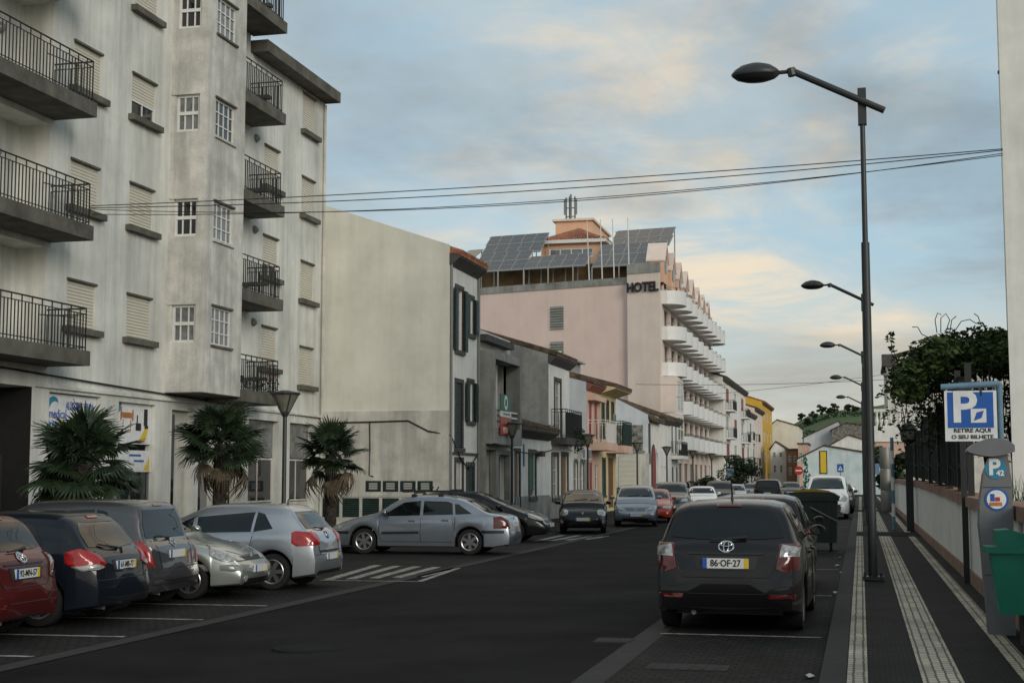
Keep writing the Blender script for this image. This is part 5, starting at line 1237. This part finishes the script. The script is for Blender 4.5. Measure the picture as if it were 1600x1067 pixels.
    skin('rear_window',S['rear'],'r','car_glass');skin('windscreen',S['screen'],'f','car_glass')
    for s_ in S.get('seams',()): seam(s_)
    for s_ in S.get('rseams',()): seam(s_,'r')
    for s_ in S.get('fseams',()): seam(s_,'f')
    for x,z in S.get('handles',()):
        for v,sg in(('s+',1),('s-',-1)):
            h=cast((x,3*sg,z),(0,-sg,0))
            if h[0] is not None:
                p=h[0];MB().box(p.x-.09,p.x+.09,p.y-.012 if sg>0 else p.y-.032,p.y+.032 if sg>0 else p.y+.012,p.z-.016,p.z+.016).build('door_handle','paint_'+paintm,root)
    for poly,m_ in S.get('tail',()): mirror('tail_light',poly,'r',m_,.014+.014*S['tail'].index((poly,m_)))
    for poly,m_ in S.get('head',()): mirror('headlight',poly,'f',m_,.016)
    for poly,m_ in S.get('rparts',()): skin('rear_panel',poly,'r',m_,.010)
    for poly,m_ in S.get('fparts',()): skin('front_panel',poly,'f',m_,.010)
    for poly,m_ in S.get('fmirror',()): mirror('fog_light',poly,'f',m_,.010)
    for poly,m_ in S.get('rmirror',()): mirror('reflector',poly,'r',m_,.010)
    # wheels, underbody
    tm,rm=wheel_meshes(r,.2,S.get('rim','5'))
    for ax in(ra,fa):
        for sg in(1,-1):
            o=link('wheel',tm,root,(ax,sg*(hw-.125),r));o.rotation_euler=(0,random.uniform(0,1),0 if sg>0 else math.pi);link('rim',rm,o)
    mb=MB();mb.box(.28,L-.3,-hw+.24,hw-.24,.19,.5);mb.box(ra+AR,fa-AR,-hw+.07,hw-.07,.2,.45);mb.build('underbody','black_plastic',root)
    if detail>1: MB().tube([(.02,.45*hw,.23),(.4,.45*hw,.25)],.03,8).build('exhaust','steel',root)
    # mirrors
    mx,mz=S.get('mirror',(L*.67,zmid+.09))
    for sg in(1,-1):
        h=cast((mx,3*sg,mz-.03),(0,-sg,0));y0=(abs(h[0].y) if h[0] is not None else hw-.1)
        o=MB();c=Vector((mx,sg*(y0+.14),mz+.04));nn=10
        for (dx,s1) in((-.05,.85),(-.03,1),(.04,.9),(.09,.45)):
            for i in range(nn): a=2*math.pi*i/nn;o.v.append((c.x+dx,c.y+.105*s1*math.cos(a),c.z+.07*s1*math.sin(a)))
        for k in range(3):
            for i in range(nn): i2=(i+1)%nn;o.f.append((k*nn+i,k*nn+i2,(k+1)*nn+i2,(k+1)*nn+i));o.mi.append(0)
        o.f.append(tuple(range(nn)));o.mi.append(0);o.f.append(tuple(range(3*nn,4*nn)));o.mi.append(0)
        o.box(mx-.02,mx+.05,*sorted((sg*(y0-.03),sg*(y0+.09))),mz-.03,mz+.0)
        mo=o.build('wing_mirror','paint_'+paintm if S.get('mpaint',1) else 'black_plastic',root,smooth=.8)
        MB().lathe([(0,-.052),(.06,-.052)],10,'x',o=(c.x,c.y,c.z)).build('mirror_glass','car_glass',mo)
    # number plates
    def plate_at(view,z,txt):
        d=(1,0,0) if view=='r' else (-1,0,0)
        h=cast((-3 if view=='r' else L+3,0,z),d)
        if h[0] is None: return
        s_=-1 if view=='r' else 1;x=h[0].x+s_*.022;pw,phh=.26,.056
        p=MB().box(*sorted((x,x-s_*.03)),-pw,pw,z-phh,z+phh).build('number_plate','plate_white',root)
        ya=pw*s_*-1
        MB().box(*sorted((x+s_*.003,x)),*sorted((-s_*pw*-1,-s_*(pw-.05)*-1)),z-phh,z+phh).build('plate_band','plate_yellow',p)
        MB().box(*sorted((x+s_*.003,x)),*sorted((s_*-pw,s_*-(pw-.05))),z-phh,z+phh).build('plate_band','plate_blue',p)
        if txt:
            Mx=Matrix.Translation((x+s_*.004,0,z))@(Matrix(((0,0,-1,0),(-1,0,0,0),(0,1,0,0),(0,0,0,1))) if view=='r' else Matrix(((0,0,1,0),(1,0,0,0),(0,1,0,0),(0,0,0,1))))
            text(txt,.105,'text_black',p,mtx=Mx,ext=.001,sx=.86,bold=.002)
    for view,z in S.get('plates',(('r',.72),('f',.42))): plate_at(view,z,plate if detail>1 else None)
    # wipers, aerial, emblem
    if detail>1:
        if S.get('rwiper'):
            (y0,z0),(y1,z1)=S['rwiper'];a=cast((-3,y0,z0),(1,0,0))[0];b=cast((-3,y1,z1),(1,0,0))[0]
            if a and b: MB().tube([a-Vector((.035,0,0)),(a+b)/2-Vector((.05,0,0)),b-Vector((.03,0,0))],[.022,.014,.009],6).build('rear_wiper','black_plastic',root)
        if S.get('fwiper',1):
            for y in(-.3,.25):
                a=cast((L+3,y,S['screen'][0][1]+.03),(-1,0,0))[0];b=cast((L+3,y+.45 if y<.2 else y+.3,S['screen'][0][1]+.06),(-1,0,0))[0]
                if a and b: MB().tube([a+Vector((.03,0,0)),b+Vector((.03,0,.01))],.01,5).build('wiper','black_plastic',root)
        if S.get('aerial'):
            x=S['aerial'];h=cast((x,0,4),(0,0,-1))[0];MB().tube([h,h+Vector((.0,0,.05)),h+Vector((-.12,0,.24))],[.022,.012,.004],6).build('aerial','black_plastic',root)
    for view,z,kind in S.get('emblem',()):
        h=cast((-3 if view=='r' else L+3,0,z),(1 if view=='r' else -1,0,0))[0]
        if not h: continue
        s_=-1 if view=='r' else 1;x=h.x+s_*.022;e=MB()
        def ex(y,zz):
            q=cast((-3 if view=='r' else L+3,y,zz),(1 if view=='r' else -1,0,0))[0];return (q.x if q else h.x)+s_*.012
        def ell(ry,rz,cz=0,w=.010,rot=0):
            Q=[(ry*math.cos(6.2832*i/24),z+cz+rz*math.sin(6.2832*i/24)) for i in range(25)];e.tube([(ex(*q),*q) for q in Q],w,6)
        if kind=='ovals': ell(.085,.058);ell(.030,.056,w=.008);ell(.062,.024,.026,w=.008)
        elif kind=='ring':
            ell(.06,.06);e.tube([(x,-.045,z+.035),(x,-.02,z-.04),(x,0,z+.0),(x,.02,z-.04),(x,.045,z+.035)],.007,5)
        elif kind=='diamond': e.prism([(x,-.045,z),(x,0,z-.065),(x,.045,z),(x,0,z+.065)],(s_*.012,0,0))
        elif kind=='lion': e.prism([(x,-.05,z-.03),(x,-.01,z-.06),(x,.02,z-.05),(x,.035,z+.02),(x,.06,z+.05),(x,.0,z+.055),(x,-.035,z+.03)],(s_*.012,0,0))
        elif kind=='star':
            ell(.055,.055,w=.007)
            for q in(90,210,330): e.tube([(x,0,z),(x,.053*math.cos(R(q)),z+.053*math.sin(R(q)))],.006,4)
        elif kind=='chevron':
            for cz in(0,.045): e.tube([(x,-.05,z-.03+cz),(x,0,z+.015+cz),(x,.05,z-.03+cz)],.010,5)
        else: e.lathe([(0,x+s_*.01-0),(.045,x+s_*.01)],14,'x',o=(0,0,z))
        e.build('emblem','chrome',root)
    return root
def rect(y0,y1,z0,z1): return [(y0,z0),(y1,z0),(y1,z1),(y0,z1)]
# ---- generic hatchback built from a few proportions
def hatch(L=3.9,W=1.70,H=1.48,wb=2.48,ra=.68,r=.305,hood=.98,cowl=1.0,belt0=.95,belt1=.90,noseL=.62,rearz=.98,roofx=(.42,2.0),scr=(2.95,),five=True,**k):
    """x from the rear: hatch glass foot at x~.12, roof from roofx[0] to roofx[1], screen foot scr, bonnet to nose"""
    sx=scr[0]
    S=dict(L=L,W=W,H=H,wb=wb,ra=ra,r=r)
    S['top']=[(0,rearz-.06),(.05,rearz),(.12,rearz+.05),(roofx[0]-.08,H-.10),(roofx[0]+.05,H-.035),((roofx[0]+roofx[1])/2,H),(roofx[1],H-.03),(roofx[1]+.25,H-.13),(sx,cowl+.02),(sx+.15,cowl-.035),(L-.55,hood-.10),(L-.25,hood-.20),(L-.08,hood-.31),(L,hood-.42)]
    S['belt']=[(0,belt0+.02),(.5,belt0),(sx-.4,belt1),(sx+.3,belt1-.06),(L,.62)]
    zb=lambda x:lerp_pts(S['belt'],x)+.035
    zt=lambda x:lerp_pts(S['top'],x)-.135
    a=roofx[0]+.10;mid=ra+.40+.32 if five else ra+.75;bp=mid+.75 if five else mid
    fx=sx-.18
    if five:
        S['side']=[[(a+.10,zb(a)+.03),(mid-.36,zb(mid)),(mid-.40,zt(mid)),(a+.28,zt(a+.35)-.03)],
                   [(mid-.31,zb(mid)),(bp-.05,zb(bp)),(bp-.05,zt(bp)),(mid-.35,zt(mid))],
                   [(bp+.03,zb(bp)),(fx,zb(fx)),(fx-.10,zb(fx)+.07),(roofx[1]+.12,zt(roofx[1])-.03),(bp+.03,zt(bp))]]
        S['seams']=[[(bp,zb(bp)-.03),(bp+.02,.60),(bp,.30)],[(mid-.36,zb(mid)-.02),(mid-.32,.75),(ra+.42,.60)],[(fx+.06,zb(fx)),(fx+.10,.62),(fx+.02,.30)],[(bp,.30),(fx+.02,.30)]]
        S['handles']=[(bp-.62,zb(bp)-.13),(bp+.22,zb(bp)-.13)] if bp-.62>ra-.2 else [(bp+.22,zb(bp)-.13)]
    else:
        S['side']=[[(a+.12,zb(a)+.04),(bp-.05,zb(bp)),(bp-.05,zt(bp)),(a+.32,zt(a+.4)-.03)],[(bp+.03,zb(bp)),(fx,zb(fx)),(fx-.10,zb(fx)+.07),(roofx[1]+.12,zt(roofx[1])-.03),(bp+.03,zt(bp))]]
        S['seams']=[[(bp-.02,zb(bp)-.03),(bp-.02,.55),(bp+.03,.30)],[(fx+.06,zb(fx)),(fx+.10,.62),(fx+.02,.30)],[(bp+.03,.30),(fx+.02,.30)]];S['handles']=[(bp+.14,zb(bp)-.13)]
    hw=W/2
    S['rear']=[(-hw*.72,rearz+.07),(hw*.72,rearz+.07),(hw*.66,H-.22),(hw*.58,H-.135),(-hw*.58,H-.135),(-hw*.66,H-.22)]
    S['screen']=[(-hw*.80,cowl+.05),(hw*.80,cowl+.05),(hw*.66,H-.14),(hw*.56,H-.09),(-hw*.56,H-.09),(-hw*.66,H-.14)]
    S['rparts']=[(rect(-.16,.16,H-.085,H-.05),'tail_dark')]
    S['rseams']=[[(-hw*.66,rearz+.02),(-hw*.60,.60),(hw*.60,.60),(hw*.66,rearz+.02)],[(-hw*.9,.60),(hw*.9,.60)]]
    S['tail']=[([(hw*.70,.74),(hw*.97,.72),(hw*.97,rearz-.02),(hw*.78,rearz+.03)],'tail_red')]
    S['head']=[([(hw*.52,.62),(hw*.92,.66),(hw*.95,.80),(hw*.62,.74)],'lamp_clear')]
    S['fparts']=[(rect(-.55,.55,.26,.36),'black_plastic'),(rect(-.36,.36,.56,.64),'black_plastic')]
    S['fseams']=[[(-hw*.62,.76),(-hw*.3,.68),(hw*.3,.68),(hw*.62,.76)]]
    S['plates']=(('r',.72),('f',.46))
    S['mirror']=(fx-.12,belt1+.11)
    S.update(k);return S
hw=.85
yaris=hatch(3.89,1.695,1.49,2.51,.66,r=.30,hood=1.0,cowl=1.03,belt0=1.02,belt1=.93,rearz=1.0,roofx=(.42,1.9),scr=(3.0,),er=.13,tumble=.22,
  rear=[(-.64,1.075),(-.3,1.05),(.3,1.05),(.64,1.075),(.60,1.22),(.52,1.36),(.42,1.385),(-.42,1.385),(-.52,1.36),(-.60,1.22)],
  tail=[([(.56,.73),(.64,.69),(.74,.72),(.80,.98),(.78,1.01),(.60,1.0),(.585,.88)],'tail_dark'),([(.60,.86),(.72,.86),(.765,.965),(.62,.985)],'lamp_clear')],
  rparts=[(rect(-.14,.14,1.415,1.44),'tail_dark'),([(-.42,.885),(.42,.885),(.44,.905),(-.44,.905)],'black_plastic'),(rect(-.58,.58,.24,.30),'black_plastic'),([(-.33,.715),(.33,.715),(.36,.86),(-.36,.86)],'black_plastic')],
  rmirror=[(rect(.48,.68,.40,.45),'tail_dark')],
  rseams=[[(-.62,1.0),(-.57,.88),(-.54,.72),(-.48,.635),(.48,.635),(.54,.72),(.57,.88),(.62,1.0)],[(-.80,.55),(-.55,.53),(-.42,.45),(.42,.45),(.55,.53),(.80,.55)]],
  plates=(('r',.79),('f',.42)),emblem=[('r',.975,'ovals')],rwiper=((-.22,1.075),(.20,1.045)),aerial=.75,rim='7')
pg207=hatch(4.03,1.75,1.47,2.54,.72,r=.315,hood=.98,cowl=1.02,belt0=1.0,belt1=.92,rearz=.95,roofx=(.50,2.0),scr=(3.05,),er=.17,
  tail=[([(.50,.80),(.72,.74),(.86,.82),(.87,.96),(.74,1.0),(.60,.93)],'tail_red'),([(.56,.765),(.72,.72),(.80,.78),(.66,.80)],'lamp_clear')],
  rear=[(-.62,1.02),(0,.985),(.62,1.02),(.60,1.20),(.50,1.33),(-.50,1.33),(-.60,1.20)],emblem=[('r',.95,'lion')],rwiper=((0,.99),(.40,1.05)),
  rparts=[(rect(-.15,.15,1.385,1.41),'tail_red'),([(-.60,.30),(.60,.30),(.66,.36),(-.66,.36)],'black_plastic'),(rect(-.33,.33,.71,.84),'black_plastic')],plates=(('r',.775),('f',.40)),rim='5')
mpv=hatch(3.61,1.72,1.59,2.42,.56,r=.30,hood=1.02,cowl=1.10,belt0=1.02,belt1=.98,rearz=.98,roofx=(.34,2.0),scr=(2.92,),er=.09,tumble=.15,
  tail=[([(.66,.62),(.80,.62),(.81,1.0),(.70,1.0)],'tail_red')],rear=[(-.66,1.04),(.66,1.04),(.64,1.25),(.55,1.45),(-.55,1.45),(-.64,1.25)],
  emblem=[('r',.96,'star')],rwiper=((.0,1.03),(.35,1.07)),rparts=[(rect(-.15,.15,1.50,1.525),'tail_dark'),(rect(-.78,.78,.36,.44),'black_plastic')],plates=(('r',.80),('f',.42)))
clio=hatch(3.81,1.64,1.42,2.47,.60,r=.295,hood=.96,cowl=.98,belt0=.93,belt1=.90,noseL=.7,rearz=.95,roofx=(.42,1.9),scr=(2.72,),ef=.22,
  head=[([(.34,.60),(.66,.60),(.76,.70),(.76,.86),(.66,.84),(.44,.66)],'lamp_clear')],
  fparts=[(rect(-.52,.52,.23,.33),'black_plastic'),([(-.32,.60),(.32,.60),(.40,.66),(-.40,.66)],'black_plastic'),([(-.8,.45),(-.34,.43),(-.34,.53),(-.8,.56)],'grey_frame'),([(.34,.43),(.8,.45),(.8,.56),(.34,.53)],'grey_frame')],
  fmirror=[([(.50+.05*math.cos(R(30*i)),.33+.05*math.sin(R(30*i))) for i in range(12)],'lamp_clear')],emblem=[('f',.66,'diamond')],rim='5',plates=(('r',.7),('f',.47)))
polo=hatch(3.97,1.68,1.462,2.47,.69,r=.31,hood=.98,cowl=1.0,belt0=.985,belt1=.91,rearz=.985,roofx=(.50,2.0),scr=(2.98,),er=.12,
  tail=[([(.47,.82),(.50,.77),(.76,.75),(.82,.80),(.82,.97),(.76,1.0),(.48,.97)],'tail_red')],rear=[(-.62,1.04),(.62,1.04),(.60,1.20),(.52,1.33),(-.52,1.33),(-.60,1.20)],
  emblem=[('r',.93,'ring')],rwiper=((0,1.03),(.33,1.06)),rparts=[([(-.50,.63),(.50,.63),(.54,.67),(-.54,.67)],'black_plastic'),(rect(-.6,.6,.26,.33),'black_plastic')],plates=(('r',.56),('f',.40)),rim='6',aerial=.72)
c5=dict(L=4.62,W=1.77,H=1.476,wb=2.75,ra=.93,r=.32,er=.14,ef=.2,clear=.19)
c5['top']=[(0,.86),(.04,.93),(.14,.975),(.52,1.06),(1.05,1.33),(1.45,1.44),(2.0,1.476),(2.5,1.45),(2.85,1.36),(3.42,1.03),(3.6,.985),(4.1,.87),(4.4,.76),(4.56,.64),(4.62,.52)]
c5['belt']=[(0,.95),(1,.96),(3.3,.90),(3.7,.86),(4.62,.6)]
c5['side']=[[(.88,1.02),(1.30,1.0),(1.34,1.26),(1.24,1.25)],[(1.36,1.0),(2.14,.98),(2.14,1.33),(1.52,1.315),(1.40,1.27)],[(2.22,.975),(3.18,.95),(3.08,1.03),(2.66,1.29),(2.22,1.335)]]
c5['seams']=[[(2.18,.95),(2.2,.6),(2.18,.32)],[(1.38,.97),(1.36,.75),(1.30,.62)],[(3.26,.92),(3.28,.6),(3.22,.32)],[(1.35,.32),(3.22,.32)]]
c5['trim']=[[(2.24,.52),(3.2,.50),(3.2,.56),(2.24,.58)],[(.06,.54),(.62,.54),(.62,.61),(.06,.61)],[(4.0,.50),(4.5,.50),(4.5,.57),(4.0,.57)]]
c5['handles']=[(1.55,.86),(2.42,.84)]
c5['rear']=[(-.58,1.03),(.58,1.03),(.55,1.25),(.48,1.34),(-.48,1.34),(-.55,1.25)];c5['screen']=[(-.68,1.06),(.68,1.06),(.58,1.32),(.5,1.37),(-.5,1.37),(-.58,1.32)]
c5['tail']=[([(.60,.66),(.85,.66),(.85,.93),(.72,.95),(.62,.82)],'tail_dark')];c5['head']=[([(.45,.60),(.78,.62),(.80,.74),(.55,.70)],'lamp_clear')]
c5.update(rim='6',plates=(('r',.75),('f',.42)),mirror=(3.1,1.0),rparts=[],rseams=[[(-.6,.62),(.6,.62)]],emblem=[('r',.9,'chevron')])
punto=hatch(4.03,1.69,1.49,2.51,.66,hood=.98,cowl=1.03,roofx=(.45,2.0),scr=(3.0,),ef=.22,
  head=[([(.46,.66),(.62,.63),(.80,.74),(.82,.88),(.70,.88),(.52,.76)],'lamp_clear')],emblem=[('f',.62,'dot')],plates=(('r',.7),('f',.5)))
twingo=hatch(3.60,1.65,1.47,2.37,.60,r=.29,hood=1.0,cowl=1.05,roofx=(.35,1.9),scr=(2.82,),five=False,ef=.2,
  head=[([(.62+.13*math.cos(R(30*i)),.72+.12*math.sin(R(30*i))) for i in range(12)],'lamp_clear')],emblem=[('f',.70,'diamond')],
  fparts=[([(-.62,.24),(.62,.24),(.70,.34),(.55,.42),(-.55,.42),(-.70,.34)],'black_plastic')],fmirror=[([(.66+.05*math.cos(R(30*i)),.40+.07*math.sin(R(30*i))) for i in range(12)],'lamp_clear')],plates=(('r',.7),('f',.50)),mpaint=1)
aclass=hatch(3.60,1.72,1.60,2.42,.55,r=.30,hood=1.02,cowl=1.10,belt0=1.02,belt1=.98,roofx=(.28,2.0),scr=(2.92,),ef=.18,tumble=.15,
  head=[([(.46,.62),(.74,.66),(.80,.78),(.62,.78),(.48,.70)],'lamp_clear')],fparts=[([(-.36,.62),(.36,.62),(.42,.74),(-.42,.74)],'grey_frame'),(rect(-.5,.5,.25,.33),'black_plastic')],emblem=[('f',.70,'star')],plates=(('r',.8),('f',.46)))
astra=hatch(4.05,1.69,1.41,2.52,.70,r=.29,hood=.94,cowl=.97,belt0=.92,belt1=.88,rearz=.93,roofx=(.55,2.0),scr=(2.85,),ef=.16,
  head=[([(.46,.60),(.78,.60),(.80,.70),(.46,.70)],'lamp_clear')],fparts=[(rect(-.40,.40,.60,.68),'black_plastic'),(rect(-.5,.5,.24,.32),'black_plastic')],plates=(('r',.7),('f',.44)),mpaint=1)
bmw=hatch(4.24,1.75,1.43,2.66,.75,r=.315,hood=.99,cowl=1.0,belt0=.95,belt1=.90,roofx=(.55,2.0),scr=(2.72,),ef=.17,
  head=[([(.46,.62),(.76,.64),(.78,.74),(.50,.73)],'lamp_clear')],fparts=[(rect(.03,.25,.60,.72),'black_plastic'),(rect(-.25,-.03,.60,.72),'black_plastic'),(rect(-.5,.5,.24,.36),'black_plastic')],plates=(('r',.7),('f',.46)))
suv=hatch(4.4,1.82,1.70,2.62,.75,r=.35,hood=1.15,cowl=1.18,belt0=1.12,belt1=1.08,rearz=1.12,roofx=(.30,2.3),scr=(3.15,),clear=.26,tumble=.15,
  tail=[([(.74,.75),(.89,.75),(.88,1.45),(.80,1.45)],'tail_red')],head=[([(.50,.78),(.80,.80),(.84,.94),(.56,.90)],'lamp_clear')],fparts=[(rect(-.44,.44,.70,.86),'black_plastic'),(rect(-.55,.55,.32,.44),'black_plastic')],plates=(('r',.8),('f',.55)))
sedan=hatch(4.3,1.76,1.46,2.64,.8,hood=.98,cowl=1.0,roofx=(.5,2.1),scr=(2.95,),head=[([(.44,.62),(.80,.66),(.82,.78),(.58,.74)],'lamp_clear')],fparts=[([(-.5,.30),(.5,.30),(.56,.42),(-.56,.42)],'black_plastic'),([(-.34,.60),(.34,.60),(.42,.66),(-.42,.66)],'chrome')])
van=hatch(4.38,1.81,1.82,2.73,.80,r=.315,hood=1.15,cowl=1.2,belt0=1.15,belt1=1.08,rearz=1.2,roofx=(.12,2.3),scr=(3.45,),ef=.2,er=.06,tumble=.10,
  head=[([(.52,.74),(.72,.72),(.86,.86),(.86,1.04),(.74,1.0),(.60,.86)],'lamp_clear')],fparts=[([(-.78,.26),(.78,.26),(.84,.52),(.74,.62),(-.74,.62),(-.84,.52)],'black_plastic'),(rect(-.4,.4,.70,.76),'black_plastic')],emblem=[('f',.86,'chevron')],plates=(('r',.8),('f',.44)),mpaint=0)
U=lambda a:Vector((math.cos(a),math.sin(a)))
def from_wheel(wx,wy,heading,side,half=.70,shift=-.27):      # ground point of an outer wheel -> axle centre
    l=Vector((-math.sin(heading),math.cos(heading)));p=Vector((wx+shift,wy))-l*half*(1 if side=='L' else -1);return p
hN=R(182);hR=R(2);ZL_=ZLft;GL=lambda x,y:G(x,y,ZLft)
ga='cars parked nose-in in front of the apartment block';gb='cars parked along the left side facing the viewer';gc='cars parked along the right side'
p=from_wheel(*GL(32,989),hN,'R',.70);car('parked_car','dark red hatchback parked tail out beside the black hatchback','car',yaris,p,hN,'dark_red','92-MN-57',ga,zg=ZLft)
p=from_wheel(*GL(105,978),hN,'L',.74)+Vector((0,-.18));car('parked_car','black hatchback with large red tail lights parked tail out','car',pg207,p,hN,'navy','61-MB-77',ga,zg=ZLft)
p=from_wheel(*GL(257,944),hN,'R',.72)+Vector((0,.32));car('parked_car','tall grey compact people carrier parked tail out','car',mpv,p,hN,'grey',None,ga,zg=ZLft)
p=from_wheel(*GL(322,937),hR,'R',.70);p=p-U(hR)*clio['wb'];car('parked_car','pale silver hatchback parked nose to the road beside the people carrier','car',clio,p,hR,'silver_green',None,ga,zg=ZLft)
p=from_wheel(*GL(450,922),hN,'L',.72);car('parked_car','bright silver hatchback with six spoke wheels parked tail out','car',polo,p,hN,'silver',None,ga,zg=ZLft)
p=from_wheel(*GL(741,867),hN,'L',.75,-.1);C5=car('parked_car','silver fastback saloon with bicycle roof racks below the cream side wall','car',c5,p,hN,'silver_blue',None,ga,zg=ZLft)
rr=MB()
for x in(1.75,2.45):
    rr.tube([(x,-.52,1.44),(x,-.5,1.53),(x,.5,1.53),(x,.52,1.44)],.022,6)
    for y in(-.52,.52): rr.box(x-.06,x+.06,y-.05,y+.05,1.40,1.50)
for y in(-.3,.25): rr.tube([(1.4,y,1.57),(2.8,y,1.57)],.025,6);rr.box(1.36,1.55,y-.05,y+.05,1.54,1.62);rr.box(2.65,2.84,y-.05,y+.05,1.54,1.62);rr.tube([(2.1,y,1.57),(2.0,y+.1,1.68)],.018,5)
rr.build('roof_rack','black_plastic',C5)
x,y=GL(818,847);p=from_wheel(x,y,hR,'R',.7)-U(hR)*punto['wb'];car('parked_car','black hatchback parked nose to the road behind the silver fastback','car',punto,p,hR,'black',None,ga,zg=ZLft)
def facing(S,xL,xR,yb,h,**k):      # front wheels at photo pixels -> rear axle centre
    a=Vector(GL(xL,yb));b=Vector(GL(xR,yb));c=(a+b)/2;return c-U(h)*S['wb']
h=R(-80);car('parked_car','black small hatchback with round headlights facing the viewer','car',twingo,facing(twingo,880,942,833,h),h,'black',None,gb,zg=ZLft)
h=R(-82);car('parked_car','silver blue tall compact car parked behind the black small hatchback','car',aclass,facing(aclass,972,1015,822,h),h,'silver_blue',None,gb,zg=ZLft)
h=R(-84)
row=[(astra,56.3,-8.25,'red','red hatchback parked facing the viewer behind the silver blue compact'),(suv,62.6,-8.35,'grey','grey tall car parked between the red hatchback and the white car'),(bmw,71.5,-7.95,'white','white hatchback with twin dark grilles parked facing the viewer'),(suv,80.5,-7.9,'charcoal','dark off-roader parked behind the white hatchback'),(sedan,87.5,-7.7,'silver','silver car with chrome grille bar parked after the dark off-roader'),(sedan,106,-7.9,'grey','grey saloon parked in front of the hotel'),(astra,114,-7.9,'silver_green','pale car parked along the hotel front'),(suv,122,-7.9,'black','black tall car parked at the far end of the hotel')]
for i,(S,y,x,c,lab) in enumerate(row): car('parked_car',lab,'car',S,Vector((x*1.09,y*1.09+2.4)),h,c,None,gb,detail=1,zg=ZLft)
car('moving_car','dark car with upright red tail lights driving away in the lane','car',suv,Vector((-6.0,96)),R(90),'black',None,None,1,zg=-.10)
car('moving_car','dark saloon far along the lane near the street end','car',sedan,Vector((-5.8,124)),R(-88),'charcoal',None,None,1,zg=-.10)
car('parked_car','dark grey hatchback with plate 86 OF 27 parked on the right strip','car',yaris,Vector((-1.50,17.15)),R(89),'charcoal','86\u00b7OF\u00b727',gc)
car('parked_car','dark hatchback parked nose to tail ahead of the dark grey hatchback','car',punto,Vector((-1.60,22.4)),R(90),'charcoal',None,gc)
car('parked_van','white panel van with black bumper parked facing the viewer','van',van,Vector((-1.42,62.6+2.73)),R(-90),'white',None,gc)
car('parked_car','dark car parked behind the white panel van','car',sedan,Vector((-1.2,75.5)),R(-90),'black',None,gc,1)
car('parked_car','pale car parked further behind the white panel van','car',astra,Vector((-1.2,84)),R(-90),'silver',None,gc,1)
car('minibus','white estate van standing across the street end before the mural','van',van,Vector((-4.0,140)),R(4),'white',None,None,1,zg=-.03)
